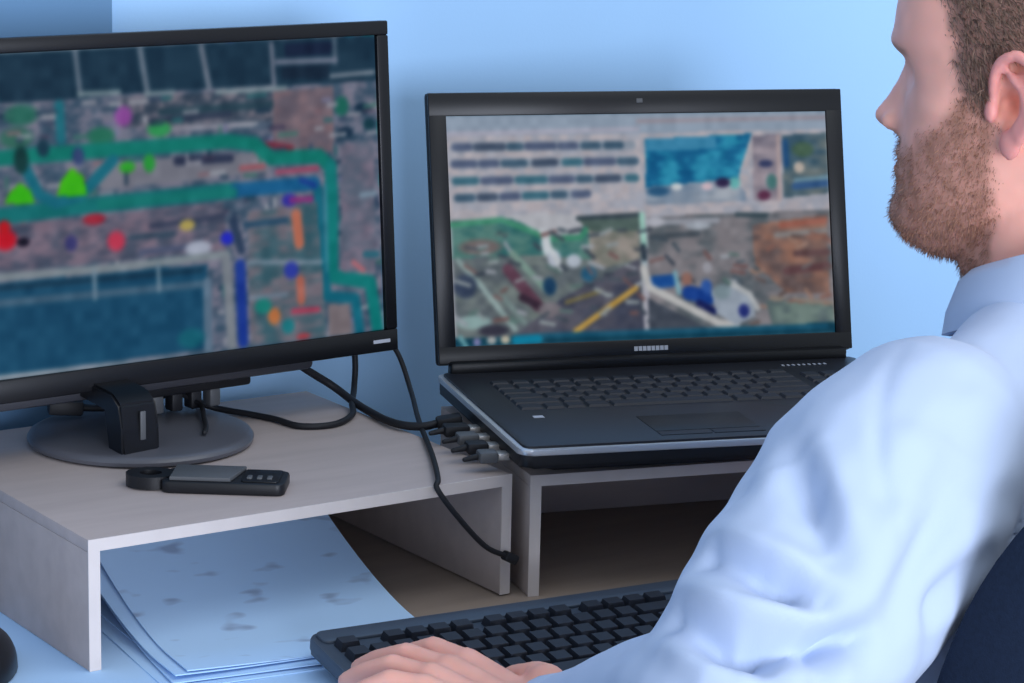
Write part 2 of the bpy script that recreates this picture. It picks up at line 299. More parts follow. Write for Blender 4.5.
# ---------------------------------------------------------------- screen pictures (emitted light, drawn in screen coordinates)
MONITOR_PICTURE = [
('poly',(108,112,126),[(-0.2015,1.1841),(1.9788,1.1134),(2.007,-0.3355),(-0.2999,-0.2103)]),
('noise',(60,86,110),(132,130,150),22,[(-0.2197,0.9268),(1.9696,0.8778),(2.007,-0.3355),(-0.2999,-0.2103)]),
('poly',(22,54,76),[(-0.1515,1.0387),(1.8726,1.03),(1.8775,0.8486),(0.9978,0.8556),(0.4807,0.8468),(-0.1647,0.8486)]),
('noise',(52,70,90),(128,124,138),30,[(0.8891,0.8426),(1.4468,0.8445),(1.4613,0.7388),(0.884,0.7485)]),
('line',(108,124,142),0.0145,[(0.7354,0.9935),(0.7453,0.8598)]),
('line',(108,124,142),0.0182,[(0.9652,0.9896),(0.9834,0.8563)]),
('line',(112,124,142),0.0182,[(1.1884,0.9894),(1.2115,0.8569)]),
('line',(110,120,140),0.0145,[(1.4535,0.9876),(1.4584,0.8439)]),
('line',(80,100,120),0.0145,[(1.7011,0.9903),(1.702,0.9174)]),
('line',(140,160,168),0.0109,[(0.742,0.8631),(0.8831,0.8617)]),
('line',(130,150,160),0.0109,[(0.9794,0.8502),(1.0779,0.8513)]),
('line',(140,160,168),0.0109,[(1.2408,0.8425),(1.501,0.8416)]),
('line',(120,128,150),0.0145,[(1.4739,0.9281),(1.7022,0.924)]),
('line',(140,150,165),0.0109,[(1.684,0.8718),(1.8541,0.8767)]),
('poly',(14,32,62),[(1.5078,0.9886),(1.689,0.9885),(1.687,0.9423),(1.5057,0.9429)]),
('poly',(16,40,62),[(1.4888,0.9143),(1.6778,0.9132),(1.6758,0.8669),(1.4867,0.8686)]),
('line',(40,70,86),0.0218,[(1.0307,0.7903),(1.4637,0.7912)]),
('line',(46,60,84),0.0182,[(0.9929,0.7639),(1.2824,0.7691)]),
('line',(150,150,165),0.0145,[(0.9914,0.7354),(1.3644,0.7316)]),
('blob',(150,80,165),0.0327,0.0327,(0.8932,0.7857)),
('blob',(50,160,90),0.0436,0.0255,(1.0206,0.7368)),
('line',(24,112,130),0.0291,[(0.6707,0.833),(0.6714,0.7245)]),
('blob',(40,110,96),0.0582,0.0327,(0.5392,0.8098)),
('blob',(50,110,95),0.0582,0.0327,(0.5181,0.7406)),
('blob',(40,120,96),0.0509,0.0291,(0.8117,0.7279)),
('noise',(104,96,110),(140,116,124),14,[(1.4539,0.831),(1.6905,0.8382),(1.681,0.6186),(1.4448,0.6347)]),
('blob',(28,110,96),0.0291,0.0327,(1.7197,0.77)),
('blob',(14,46,72),0.0327,0.0182,(1.8043,0.7585)),
('blob',(16,44,70),0.0327,0.0218,(1.732,0.6789)),
('blob',(14,60,74),0.0255,0.0182,(1.8306,0.7031)),
('line',(125,45,65),0.0182,[(1.4075,0.6667),(1.5154,0.6431)]),
('poly',(126,128,142),[(0.7716,0.6427),(1.4061,0.6373),(1.4262,0.5701),(0.8023,0.5587)]),
('line',(46,56,84),0.0255,[(1.0811,0.6305),(1.2792,0.6264)]),
('line',(60,120,110),0.0073,[(0.6631,0.4361),(0.6629,0.415)]),
('line',(40,104,112),0.0073,[(0.1479,0.5161),(0.1656,0.5162)]),
('line',(30,60,84),0.0127,[(1.0383,0.3754),(1.1103,0.3756)]),
('line',(120,124,160),0.0073,[(1.0705,0.3507),(1.0891,0.3507)]),
('line',(160,164,176),0.0091,[(0.4128,0.4344),(0.4542,0.4347)]),
('line',(70,64,90),0.0073,[(-0.1568,0.846),(-0.1247,0.8467)]),
('line',(160,164,176),0.0127,[(1.2073,0.583),(1.2534,0.5834)]),
('line',(70,64,90),0.0073,[(1.3323,0.5058),(1.3325,0.4857)]),
('line',(30,60,84),0.0073,[(-0.0865,0.634),(-0.0532,0.6345)]),
('line',(150,152,166),0.0091,[(1.3644,0.608),(1.399,0.6083)]),
('line',(160,164,176),0.0091,[(1.3249,0.7315),(1.3836,0.7322)]),
('line',(120,124,160),0.0127,[(1.4091,0.6786),(1.4363,0.6789)]),
('line',(30,60,84),0.0073,[(1.3388,0.4902),(1.3613,0.4903)]),
('line',(52,72,100),0.0127,[(1.8038,0.3095),(1.8341,0.3095)]),
('line',(40,104,112),0.0127,[(1.0741,0.7607),(1.1014,0.7611)]),
('line',(150,152,166),0.0127,[(0.4313,0.6536),(0.4488,0.6539)]),
('line',(140,110,120),0.0127,[(0.253,0.4409),(0.2989,0.4413)]),
('line',(30,60,84),0.0073,[(0.7258,0.4193),(0.7502,0.4194)]),
('line',(160,164,176),0.0127,[(1.453,0.618),(1.4785,0.6183)]),
('line',(30,60,84),0.0127,[(1.5866,0.32),(1.6056,0.32)]),
('line',(30,60,84),0.0109,[(1.7871,0.6041),(1.7876,0.5877)]),
('line',(150,152,166),0.0127,[(0.3685,0.7478),(0.3885,0.7481)]),
('line',(70,64,90),0.0073,[(1.5179,0.3173),(1.5184,0.3024)]),
('line',(160,164,176),0.0091,[(-0.0581,0.6059),(-0.0426,0.6061)]),
('line',(60,120,110),0.0127,[(-0.0034,0.7985),(0.0584,0.7997)]),
('line',(70,64,90),0.0127,[(0.7171,0.5864),(0.7854,0.5872)]),
('line',(70,64,90),0.0073,[(-0.0312,0.8511),(-0.0314,0.8351)]),
('line',(52,72,100),0.0073,[(0.6729,0.5819),(0.672,0.5475)]),
('line',(140,110,120),0.0073,[(1.3728,0.0865),(1.3936,0.0863)]),
('line',(52,72,100),0.0127,[(1.5679,0.4739),(1.6389,0.4742)]),
('line',(52,72,100),0.0127,[(1.1065,0.5401),(1.1577,0.5405)]),
('line',(30,60,84),0.0127,[(0.0332,0.7105),(0.0827,0.7113)]),
('line',(60,120,110),0.0127,[(1.1721,0.4728),(1.2377,0.4732)]),
('line',(60,120,110),0.0073,[(-0.1377,0.4758),(-0.1373,0.4681)]),
('line',(60,120,110),0.0091,[(0.7516,0.3862),(0.7803,0.3863)]),
('line',(120,124,160),0.0109,[(0.0666,0.4499),(0.0668,0.4378)]),
('line',(30,60,84),0.0091,[(0.7698,0.6713),(0.8216,0.672)]),
('line',(160,164,176),0.0127,[(1.4024,0.2139),(1.4731,0.2136)]),
('line',(40,104,112),0.0073,[(1.69,0.6341),(1.6902,0.6101)]),
('line',(60,120,110),0.0109,[(0.3371,0.7545),(0.3368,0.7335)]),
('line',(140,110,120),0.0109,[(0.5259,0.4781),(0.5252,0.4494)]),
('line',(70,64,90),0.0127,[(0.3194,0.4303),(0.363,0.4306)]),
('line',(60,120,110),0.0109,[(-0.1337,0.8084),(-0.1336,0.7961)]),
('line',(52,72,100),0.0073,[(0.2639,0.7799),(0.3285,0.7811)]),
('line',(160,164,176),0.0073,[(1.4029,0.0477),(1.431,0.0475)]),
('line',(160,164,176),0.0127,[(0.8532,0.8231),(0.883,0.8237)]),
('line',(40,104,112),0.0073,[(1.7407,0.3915),(1.741,0.3706)]),
('line',(60,120,110),0.0073,[(1.2463,0.7269),(1.2467,0.713)]),
('line',(120,124,160),0.0109,[(0.5124,0.4423),(0.5115,0.4112)]),
('line',(150,152,166),0.0073,[(1.3837,0.0778),(1.3842,0.0628)]),
('line',(140,110,120),0.0073,[(1.8116,0.3553),(1.8121,0.3385)]),
('line',(60,120,110),0.0091,[(0.4789,0.8097),(0.5108,0.8103)]),
('line',(150,152,166),0.0127,[(0.7569,0.8345),(0.7951,0.8352)]),
('line',(120,124,160),0.0127,[(0.0838,0.7856),(0.1424,0.7867)]),
('line',(120,124,160),0.0073,[(-0.0186,0.7398),(-0.0192,0.717)]),
('line',(30,60,84),0.0073,[(0.8935,0.6086),(0.8926,0.572)]),
('line',(120,124,160),0.0073,[(0.3912,0.7717),(0.4325,0.7725)]),
('line',(52,72,100),0.0073,[(0.6002,0.7788),(0.6473,0.7796)]),
('line',(150,152,166),0.0073,[(0.7991,0.5471),(0.8413,0.5475)]),
('line',(30,60,84),0.0073,[(1.7046,0.4287),(1.7383,0.4288)]),
('line',(120,124,160),0.0127,[(1.6998,0.0471),(1.7368,0.0467)]),
('line',(52,72,100),0.0073,[(-0.1216,0.7191),(-0.1075,0.7193)]),
('line',(140,110,120),0.0091,[(1.162,0.5809),(1.1917,0.5812)]),
('line',(120,124,160),0.0109,[(1.2652,0.7314),(1.2649,0.7042)]),
('line',(120,124,160),0.0127,[(-0.1509,0.4542),(-0.1081,0.4546)]),
('line',(160,164,176),0.0073,[(0.8438,0.684),(0.9069,0.6849)]),
('line',(140,110,120),0.0073,[(1.412,0.0923),(1.4119,0.0649)]),
('line',(160,164,176),0.0091,[(1.6158,0.7007),(1.6402,0.7009)]),
('line',(52,72,100),0.0091,[(0.0452,0.6041),(0.0627,0.6043)]),
('line',(150,152,166),0.0091,[(1.6411,0.0132),(1.7031,0.0125)]),
('line',(150,152,166),0.0109,[(0.1768,0.8366),(0.1772,0.8287)]),
('line',(160,164,176),0.0091,[(0.0932,0.759),(0.1147,0.7594)]),
('line',(52,72,100),0.0073,[(1.7082,0.7265),(1.733,0.7268)]),
('line',(60,120,110),0.0073,[(1.3317,0.5647),(1.3733,0.565)]),
('line',(52,72,100),0.0091,[(0.9913,0.833),(1.0551,0.8341)]),
('line',(160,164,176),0.0073,[(0.4875,0.5942),(0.534,0.5947)]),
('line',(30,60,84),0.0127,[(0.4308,0.8111),(0.4747,0.8119)]),
('line',(70,64,90),0.0127,[(1.8151,0.1313),(1.8502,0.1311)]),
('line',(30,60,84),0.0127,[(1.3424,0.1712),(1.3662,0.1711)]),
('line',(40,104,112),0.0091,[(1.3298,0.5017),(1.3495,0.5018)]),
('line',(52,72,100),0.0109,[(1.8306,0.0475),(1.8312,0.0315)]),
('line',(40,104,112),0.0091,[(0.432,0.3809),(0.4744,0.3811)]),
('line',(52,72,100),0.0073,[(1.2998,0.0415),(1.3223,0.0413)]),
('line',(52,72,100),0.0073,[(0.2881,0.5861),(0.3414,0.5868)]),
('line',(140,110,120),0.0127,[(0.0024,0.7171),(0.0427,0.7179)]),
('line',(52,72,100),0.0109,[(-0.0545,0.4711),(-0.0548,0.453)]),
('line',(60,120,110),0.0091,[(0.7191,0.7299),(0.7635,0.7305)]),
('line',(120,124,160),0.0127,[(1.7398,0.4574),(1.7821,0.4575)]),
('line',(120,124,160),0.0127,[(0.3318,0.3936),(0.3947,0.394)]),
('line',(160,164,176),0.0091,[(0.3809,0.8663),(0.4253,0.8673)]),
('line',(140,110,120),0.0127,[(1.307,0.5161),(1.3683,0.5165)]),
('line',(160,164,176),0.0073,[(1.7499,0.7417),(1.7941,0.7423)]),
('line',(60,120,110),0.0073,[(-0.0852,0.8321),(-0.0851,0.821)]),
('line',(30,60,84),0.0073,[(0.9928,0.7541),(1.034,0.7548)]),
('line',(140,110,120),0.0091,[(0.4916,0.7553),(0.5291,0.7559)]),
('line',(30,60,84),0.0073,[(0.9657,0.3472),(0.9658,0.3282)]),
('line',(160,164,176),0.0091,[(1.7462,0.1971),(1.7942,0.1968)]),
('line',(140,110,120),0.0127,[(1.3638,0.3226),(1.3963,0.3226)]),
('line',(70,64,90),0.0073,[(0.892,0.3913),(0.9502,0.3916)]),
('line',(160,164,176),0.0073,[(0.7599,0.3557),(0.8242,0.3559)]),
('line',(52,72,100),0.0127,[(-0.1568,0.722),(-0.1139,0.7228)]),
('line',(160,164,176),0.0091,[(1.6734,0.6752),(1.7301,0.6757)]),
('line',(60,120,110),0.0073,[(0.4783,0.6188),(0.4775,0.5895)]),
('line',(160,164,176),0.0109,[(1.4107,0.4619),(1.4108,0.4399)]),
('line',(140,110,120),0.0073,[(1.4308,0.5235),(1.4311,0.5063)]),
('line',(150,152,166),0.0127,[(0.6219,0.5847),(0.6614,0.5851)]),
('line',(60,120,110),0.0073,[(-0.0406,0.494),(0.013,0.4946)]),
('line',(150,152,166),0.0127,[(-0.036,0.7468),(0.0112,0.7477)]),
('line',(140,110,120),0.0127,[(0.2047,0.4038),(0.2368,0.404)]),
('line',(70,64,90),0.0109,[(0.6386,0.4115),(0.6385,0.3908)]),
('line',(120,124,160),0.0091,[(0.6897,0.6922),(0.7175,0.6926)]),
('line',(30,60,84),0.0109,[(-0.1515,0.4225),(-0.1526,0.393)]),
('line',(40,104,112),0.0109,[(1.3956,0.388),(1.3961,0.3744)]),
('line',(52,72,100),0.0073,[(1.4407,0.6416),(1.4902,0.6421)]),
('line',(120,124,160),0.0127,[(-0.0738,0.5095),(-0.0572,0.5097)]),
('line',(52,72,100),0.0127,[(0.012,0.6711),(0.0566,0.6718)]),
('line',(160,164,176),0.0109,[(1.4431,0.4797),(1.4432,0.4562)]),
('line',(140,110,120),0.0073,[(1.3291,0.5109),(1.3942,0.5113)]),
('line',(150,152,166),0.0109,[(0.7476,0.446),(0.747,0.417)]),
('line',(140,110,120),0.0073,[(1.2892,0.0381),(1.2886,0.003)]),
('line',(52,72,100),0.0073,[(1.5887,0.0278),(1.5887,0.0026)]),
('line',(40,104,112),0.0127,[(0.6076,0.5469),(0.635,0.5472)]),
('line',(160,164,176),0.0091,[(0.5278,0.7433),(0.5626,0.7439)]),
('line',(70,64,90),0.0073,[(1.8099,0.7499),(1.8742,0.7507)]),
('line',(52,72,100),0.0091,[(1.3621,0.6802),(1.424,0.6809)]),
('line',(150,152,166),0.0127,[(1.6694,0.7766),(1.6981,0.777)]),
('line',(120,124,160),0.0091,[(0.2332,0.3566),(0.2581,0.3567)]),
('line',(120,124,160),0.0091,[(1.714,0.2894),(1.7616,0.2892)]),
('line',(120,124,160),0.0073,[(1.6701,0.5274),(1.7361,0.5277)]),
('line',(40,104,112),0.0127,[(0.5726,0.703),(0.6304,0.7038)]),
('line',(52,72,100),0.0073,[(1.3814,0.2001),(1.438,0.1999)]),
('line',(60,120,110),0.0073,[(1.5569,0.0747),(1.5565,0.0407)]),
('line',(70,64,90),0.0127,[(1.4399,0.7139),(1.4876,0.7145)]),
('line',(40,104,112),0.0091,[(1.3566,0.8222),(1.4225,0.8232)]),
('line',(60,120,110),0.0127,[(0.9995,0.4318),(1.055,0.4321)]),
('line',(120,124,160),0.0109,[(0.1906,0.4893),(0.1902,0.4677)]),
('line',(120,124,160),0.0127,[(0.4015,0.5744),(0.4313,0.5747)]),
('line',(40,104,112),0.0091,[(-0.0455,0.8469),(-0.0278,0.8473)]),
('line',(150,152,166),0.0091,[(1.274,0.2025),(1.3295,0.2023)]),
('line',(70,64,90),0.0073,[(1.2096,0.4559),(1.2589,0.4561)]),
('line',(160,164,176),0.0127,[(1.5178,0.1288),(1.5912,0.1283)]),
('line',(70,64,90),0.0073,[(0.5121,0.4644),(0.5109,0.4286)]),
('line',(150,152,166),0.0109,[(0.297,0.7344),(0.297,0.7176)]),
('line',(30,60,84),0.0073,[(1.2415,0.5675),(1.2622,0.5677)]),
('line',(40,104,112),0.0091,[(0.0441,0.4383),(0.066,0.4385)]),
('line',(160,164,176),0.0109,[(0.971,0.7748),(0.9716,0.7662)]),
('line',(30,60,84),0.0073,[(0.5937,0.8105),(0.6584,0.8117)]),
('line',(30,60,84),0.0073,[(1.3174,0.1685),(1.3174,0.1452)]),
('line',(140,110,120),0.0073,[(1.2374,0.3436),(1.2366,0.3048)]),
('line',(70,64,90),0.0091,[(0.3056,0.742),(0.3531,0.7428)]),
('line',(70,64,90),0.0073,[(0.194,0.6439),(0.2499,0.6447)]),
('line',(70,64,90),0.0127,[(0.2764,0.4852),(0.3186,0.4856)]),
('line',(160,164,176),0.0127,[(0.7864,0.4143),(0.8571,0.4146)]),
('line',(160,164,176),0.0091,[(0.9208,0.8266),(0.98,0.8276)]),
('line',(150,152,166),0.0073,[(0.4865,0.5244),(0.4863,0.5036)]),
('line',(120,124,160),0.0073,[(1.6393,0.3647),(1.6401,0.3545)]),
('line',(140,110,120),0.0073,[(1.6355,-0.0059),(1.6907,-0.0066)]),
('line',(40,104,112),0.0073,[(0.2502,0.4617),(0.2731,0.4619)]),
('line',(40,104,112),0.0127,[(0.6739,0.5547),(0.705,0.555)]),
('line',(52,72,100),0.0073,[(1.6423,0.3054),(1.6686,0.3053)]),
('line',(30,60,84),0.0091,[(0.077,0.6136),(0.0986,0.6139)]),
('line',(30,60,84),0.0091,[(1.2188,0.2056),(1.2927,0.2053)]),
('line',(30,60,84),0.0091,[(1.6595,0.3454),(1.7243,0.3454)]),
('line',(30,60,84),0.0073,[(1.4767,0.1244),(1.5448,0.124)]),
('line',(120,124,160),0.0073,[(1.6427,0.3787),(1.6924,0.3788)]),
('line',(30,60,84),0.0091,[(0.4263,0.8337),(0.479,0.8347)]),
('line',(160,164,176),0.0127,[(1.5776,0.0958),(1.6016,0.0956)]),
('line',(60,120,110),0.0073,[(1.5521,0.0196),(1.6127,0.019)]),
('line',(160,164,176),0.0109,[(0.8479,0.3446),(0.8471,0.31)]),
('line',(40,104,112),0.0073,[(1.5572,0.4713),(1.5577,0.4561)]),
('line',(40,104,112),0.0091,[(1.6536,0.7271),(1.6776,0.7273)]),
('line',(70,64,90),0.0091,[(-0.1717,0.7341),(-0.1583,0.7344)]),
('line',(30,60,84),0.0073,[(1.6088,0.1434),(1.634,0.1433)]),
('line',(140,110,120),0.0091,[(-0.0812,0.8798),(-0.0536,0.8804)]),
('line',(52,72,100),0.0109,[(1.5931,0.6464),(1.5937,0.6321)]),
('line',(120,124,160),0.0073,[(1.6471,0.7944),(1.676,0.7948)]),
('line',(150,152,166),0.0109,[(1.7303,-0.0032),(1.7307,-0.0216)]),
('line',(40,104,112),0.0109,[(1.5536,0.2331),(1.554,0.2142)]),
('line',(70,64,90),0.0091,[(0.6059,0.737),(0.6263,0.7373)]),
('line',(70,64,90),0.0127,[(0.1542,0.7179),(0.2079,0.7188)]),
('line',(120,124,160),0.0073,[(0.8284,0.7637),(0.8557,0.7641)]),
('line',(150,152,166),0.0127,[(1.1208,0.6195),(1.1633,0.6199)]),
('line',(120,124,160),0.0073,[(-0.1773,0.4899),(-0.1774,0.4758)]),
('line',(120,124,160),0.0073,[(0.1726,0.7576),(0.1731,0.7496)]),
('line',(60,120,110),0.0073,[(1.8533,0.7685),(1.9302,0.7694)]),
('line',(40,104,112),0.0109,[(1.6995,0.3954),(1.7003,0.3852)]),
('line',(52,72,100),0.0127,[(0.4071,0.5155),(0.4483,0.5159)]),
('line',(120,124,160),0.0073,[(1.1481,0.4251),(1.1486,0.4118)]),
('line',(60,120,110),0.0127,[(0.0183,0.5824),(0.0587,0.5829)]),
('line',(60,120,110),0.0109,[(1.3938,0.633),(1.3938,0.608)]),
('line',(52,72,100),0.0073,[(0.3062,0.7319),(0.3057,0.708)]),
('line',(60,120,110),0.0127,[(0.4096,0.4217),(0.4666,0.422)]),
('line',(160,164,176),0.0091,[(0.9024,0.4282),(0.953,0.4284)]),
('line',(120,124,160),0.0109,[(-0.1013,0.6789),(-0.1024,0.6499)]),
('line',(40,104,112),0.0127,[(0.1359,0.7051),(0.1743,0.7057)]),
('line',(30,60,84),0.0127,[(1.3905,0.7728),(1.4348,0.7734)]),
('line',(60,120,110),0.0073,[(1.8123,0.7638),(1.8782,0.7646)]),
('line',(52,72,100),0.0127,[(0.0766,0.5634),(0.0895,0.5635)]),
('line',(70,64,90),0.0073,[(0.074,0.609),(0.0736,0.5884)]),
('line',(70,64,90),0.0073,[(1.806,0.2929),(1.8391,0.2928)]),
('line',(160,164,176),0.0127,[(0.6158,0.7991),(0.6497,0.7997)]),
('line',(52,72,100),0.0127,[(0.2272,0.7679),(0.2786,0.7689)]),
('line',(30,60,84),0.0091,[(1.6984,0.6601),(1.7751,0.6609)]),
('line',(140,110,120),0.0073,[(1.3728,0.6508),(1.3732,0.6352)]),
('line',(60,120,110),0.0091,[(0.7262,0.553),(0.7831,0.5536)]),
('line',(60,120,110),0.0073,[(1.8448,0.2336),(1.875,0.2335)]),
('line',(70,64,90),0.0127,[(-0.0908,0.7053),(-0.0476,0.706)]),
('line',(160,164,176),0.0073,[(0.2993,0.5916),(0.3266,0.5919)]),
('line',(40,104,112),0.0073,[(1.2334,0.2126),(1.233,0.1806)]),
('line',(30,60,84),0.0109,[(-0.1406,0.6762),(-0.141,0.6566)]),
('line',(30,60,84),0.0073,[(0.8206,0.8107),(0.8693,0.8116)]),
('line',(52,72,100),0.0091,[(0.0815,0.4606),(0.1049,0.4608)]),
('line',(120,124,160),0.0109,[(0.8678,0.7457),(0.8681,0.7303)]),
('line',(70,64,90),0.0073,[(0.0934,0.7443),(0.1334,0.745)]),
('line',(140,110,120),0.0073,[(0.2355,0.6708),(0.2805,0.6715)]),
('line',(52,72,100),0.0109,[(1.2868,0.4435),(1.2863,0.4102)]),
('line',(160,164,176),0.0073,[(1.1151,0.7843),(1.163,0.785)]),
('line',(160,164,176),0.0091,[(1.7475,0.0851),(1.8155,0.0845)]),
('line',(60,120,110),0.0091,[(0.0295,0.5398),(0.0616,0.5402)]),
('line',(30,60,84),0.0109,[(1.2013,0.6574),(1.2017,0.6434)]),
('line',(150,152,166),0.0073,[(1.1184,0.6487),(1.1179,0.6181)]),
('line',(120,124,160),0.0109,[(0.7285,0.6623),(0.7286,0.6455)]),
('line',(30,60,84),0.0091,[(1.6684,0.5848),(1.7164,0.5852)]),
('line',(150,152,166),0.0091,[(1.2096,0.1273),(1.2262,0.1272)]),
('line',(40,104,112),0.0091,[(0.9075,0.6461),(0.9591,0.6467)]),
('line',(160,164,176),0.0127,[(1.7639,0.5035),(1.8308,0.5037)]),
('line',(150,152,166),0.0109,[(0.8454,0.3791),(0.8456,0.3629)]),
('line',(120,124,160),0.0091,[(-0.1,0.8063),(-0.0742,0.8069)]),
('line',(160,164,176),0.0073,[(1.8239,0.6746),(1.858,0.6749)]),
('line',(120,124,160),0.0127,[(0.265,0.8823),(0.3293,0.8837)]),
('line',(120,124,160),0.0109,[(0.7426,0.3595),(0.7431,0.3494)]),
('line',(52,72,100),0.0109,[(0.3159,0.8039),(0.3159,0.7876)]),
('line',(60,120,110),0.0091,[(1.4712,0.6892),(1.5373,0.6899)]),
('line',(160,164,176),0.0073,[(0.843,0.6697),(0.843,0.6512)]),
('line',(150,152,166),0.0091,[(1.5617,0.0048),(1.6347,0.004)]),
('line',(30,60,84),0.0091,[(-0.1199,0.4596),(-0.0642,0.4602)]),
('line',(70,64,90),0.0073,[(1.1794,0.6342),(1.2165,0.6346)]),
('line',(30,60,84),0.0127,[(1.4879,0.145),(1.5444,0.1446)]),
('line',(40,104,112),0.0091,[(1.4623,0.17),(1.4907,0.1698)]),
('line',(52,72,100),0.0073,[(0.2499,0.7487),(0.2876,0.7494)]),
('line',(70,64,90),0.0127,[(0.3157,0.6806),(0.3623,0.6813)]),
('line',(150,152,166),0.0091,[(1.8553,0.7559),(1.9293,0.7568)]),
('line',(150,152,166),0.0109,[(1.2318,0.0381),(1.2319,0.0173)]),
('line',(60,120,110),0.0109,[(0.1441,0.8408),(0.1431,0.8109)]),
('line',(30,60,84),0.0109,[(0.2108,0.3553),(0.2099,0.3257)]),
('line',(70,64,90),0.0073,[(1.1402,0.6655),(1.203,0.6662)]),
('line',(70,64,90),0.0073,[(1.4778,0.3682),(1.5492,0.3683)]),
('line',(40,104,112),0.0091,[(0.4336,0.8595),(0.4617,0.8601)]),
('line',(140,110,120),0.0073,[(0.2294,0.5311),(0.2714,0.5316)]),
('line',(40,104,112),0.0073,[(0.4034,0.8174),(0.4347,0.818)]),
('line',(52,72,100),0.0109,[(1.8499,0.4588),(1.8503,0.4371)]),
('line',(70,64,90),0.0073,[(0.8922,0.6834),(0.8924,0.6674)]),
('line',(52,72,100),0.0073,[(1.8551,0.4296),(1.8833,0.4297)]),
('line',(120,124,160),0.0073,[(0.3328,0.8617),(0.3623,0.8623)]),
('line',(140,110,120),0.0073,[(1.6158,0.7576),(1.6325,0.7578)]),
('line',(30,60,84),0.0127,[(1.3774,0.232),(1.4122,0.2318)]),
('line',(150,152,166),0.0127,[(1.3129,0.0353),(1.3865,0.0346)]),
('line',(40,104,112),0.0091,[(1.0394,0.8333),(1.0674,0.8338)]),
('line',(140,110,120),0.0091,[(0.7843,0.6433),(0.8341,0.6439)]),
('line',(140,110,120),0.0073,[(0.4264,0.8044),(0.4512,0.8049)]),
('line',(160,164,176),0.0073,[(1.2757,0.3937),(1.3018,0.3938)]),
('line',(52,72,100),0.0091,[(0.5218,0.7327),(0.5359,0.7329)]),
('line',(52,72,100),0.0127,[(1.4839,0.2003),(1.5555,0.2)]),
('line',(6,128,116),0.0436,[(-0.2359,0.6965),(0.464,0.6829),(0.7739,0.6833),(0.9886,0.6816),(1.2744,0.682),(1.3766,0.6655),(1.4361,0.6155),(1.6246,0.6091),(1.667,0.5727)]),
('line',(8,128,126),0.0436,[(1.667,0.5727),(1.6701,0.4584),(1.659,0.2027),(1.8126,0.1672),(1.8386,-0.0077)]),
('line',(14,110,134),0.0327,[(1.6157,0.4962),(1.6163,0.3283),(1.636,0.1372),(1.749,0.1188),(1.7643,-0.0063)]),
('line',(60,140,160),0.0109,[(1.6443,0.5107),(1.6398,0.2249)]),
('line',(10,118,120),0.0473,[(-0.2492,0.5083),(0.4533,0.5055),(0.7644,0.5143),(1.2969,0.5207)]),
('line',(18,98,150),0.0436,[(1.2969,0.5207),(1.6008,0.5207)]),
('line',(14,126,120),0.0291,[(0.7998,0.5147),(1.2852,0.515)]),
('line',(16,112,134),0.0327,[(0.5401,0.6529),(0.5859,0.5598),(0.6428,0.5304),(0.7311,0.5484),(0.85,0.6498)]),
('blob',(10,60,60),0.0255,0.0436,(0.531,0.6721)),
('blob',(20,60,80),0.0218,0.0291,(0.6081,0.7038)),
('blob',(50,70,120),0.0218,0.0291,(0.7276,0.6709)),
('poly',(60,196,12),[(0.4656,0.5414),(0.5708,0.5361),(0.5561,0.5776),(0.5234,0.6017),(0.488,0.5766)]),
('poly',(64,196,10),[(0.6476,0.5518),(0.7521,0.5468),(0.7415,0.6073),(0.7011,0.6352),(0.6643,0.6005)]),
('blob',(44,170,40),0.0291,0.0182,(0.8987,0.6242)),
('blob',(40,160,60),0.0218,0.0291,(0.9786,0.6313)),
('line',(165,90,100),0.0145,[(1.3194,0.5909),(1.404,0.5915)]),
('line',(170,80,110),0.0145,[(1.4572,0.5679),(1.6149,0.5698)]),
('noise',(74,84,106),(134,118,136),16,[(-0.2502,0.4938),(0.4514,0.4748),(1.2458,0.4855),(1.2532,0.3277),(0.4429,0.3334),(-0.2609,0.3424)]),
('line',(50,74,96),0.0145,[(0.9011,0.4013),(1.0543,0.3975)]),
('line',(60,70,96),0.0145,[(0.9752,0.4301),(1.2435,0.4399)]),
('line',(80,90,120),0.0182,[(0.9345,0.3503),(1.1001,0.3514)]),
('blob',(210,18,40),0.04,0.0327,(0.4623,0.4306)),
('blob',(200,20,30),0.0218,0.0218,(0.4613,0.4709)),
('blob',(14,10,30),0.0218,0.0145,(0.5228,0.419)),
('blob',(170,40,60),0.04,0.0182,(0.7725,0.4695)),
('blob',(205,60,88),0.0327,0.0327,(0.8467,0.3934)),
('blob',(190,172,96),0.0291,0.0182,(1.1074,0.4221)),
('blob',(182,190,210),0.0509,0.0255,(1.1445,0.3441)),
('blob',(28,36,200),0.0255,0.0218,(1.2551,0.3669)),
('blob',(60,60,120),0.0218,0.0255,(0.6877,0.4012)),
('poly',(20,78,112),[(-0.2657,0.2753),(0.4408,0.2995),(1.1756,0.289),(1.1543,0.0153),(0.4234,0.0115),(-0.2849,0.0024)]),
('line',(138,150,158),0.0218,[(-0.2642,0.2957),(0.4419,0.318),(0.8241,0.3094),(1.2526,0.3146)]),
('line',(70,104,130),0.0218,[(-0.2698,0.2168),(0.4371,0.2377),(1.1498,0.2261)]),
('line',(16,58,84),0.0145,[(-0.2663,0.2665),(0.4399,0.284),(1.1521,0.2716)]),
('line',(120,146,166),0.0109,[(0.7632,0.3025),(0.7621,0.2199)]),
('line',(120,146,166),0.0109,[(0.9939,0.2997),(0.9935,0.2221)]),
('line',(100,126,150),0.0291,[(1.1726,0.2304),(1.1657,0.0173)]),
('line',(134,142,152),0.0327,[(1.2478,0.2953),(1.2571,0.0169)]),
('line',(24,58,156),0.0364,[(1.3003,0.2739),(1.2995,0.0187)]),
('blob',(44,160,160),0.0218,0.0182,(1.1031,0.0442)),
('blob',(15,100,120),0.0509,0.0327,(1.1036,0.054)),
('noise',(58,98,112),(126,118,130),13,[(1.3354,0.4454),(1.6099,0.4565),(1.6295,-0.0118),(1.3299,0.0086)]),
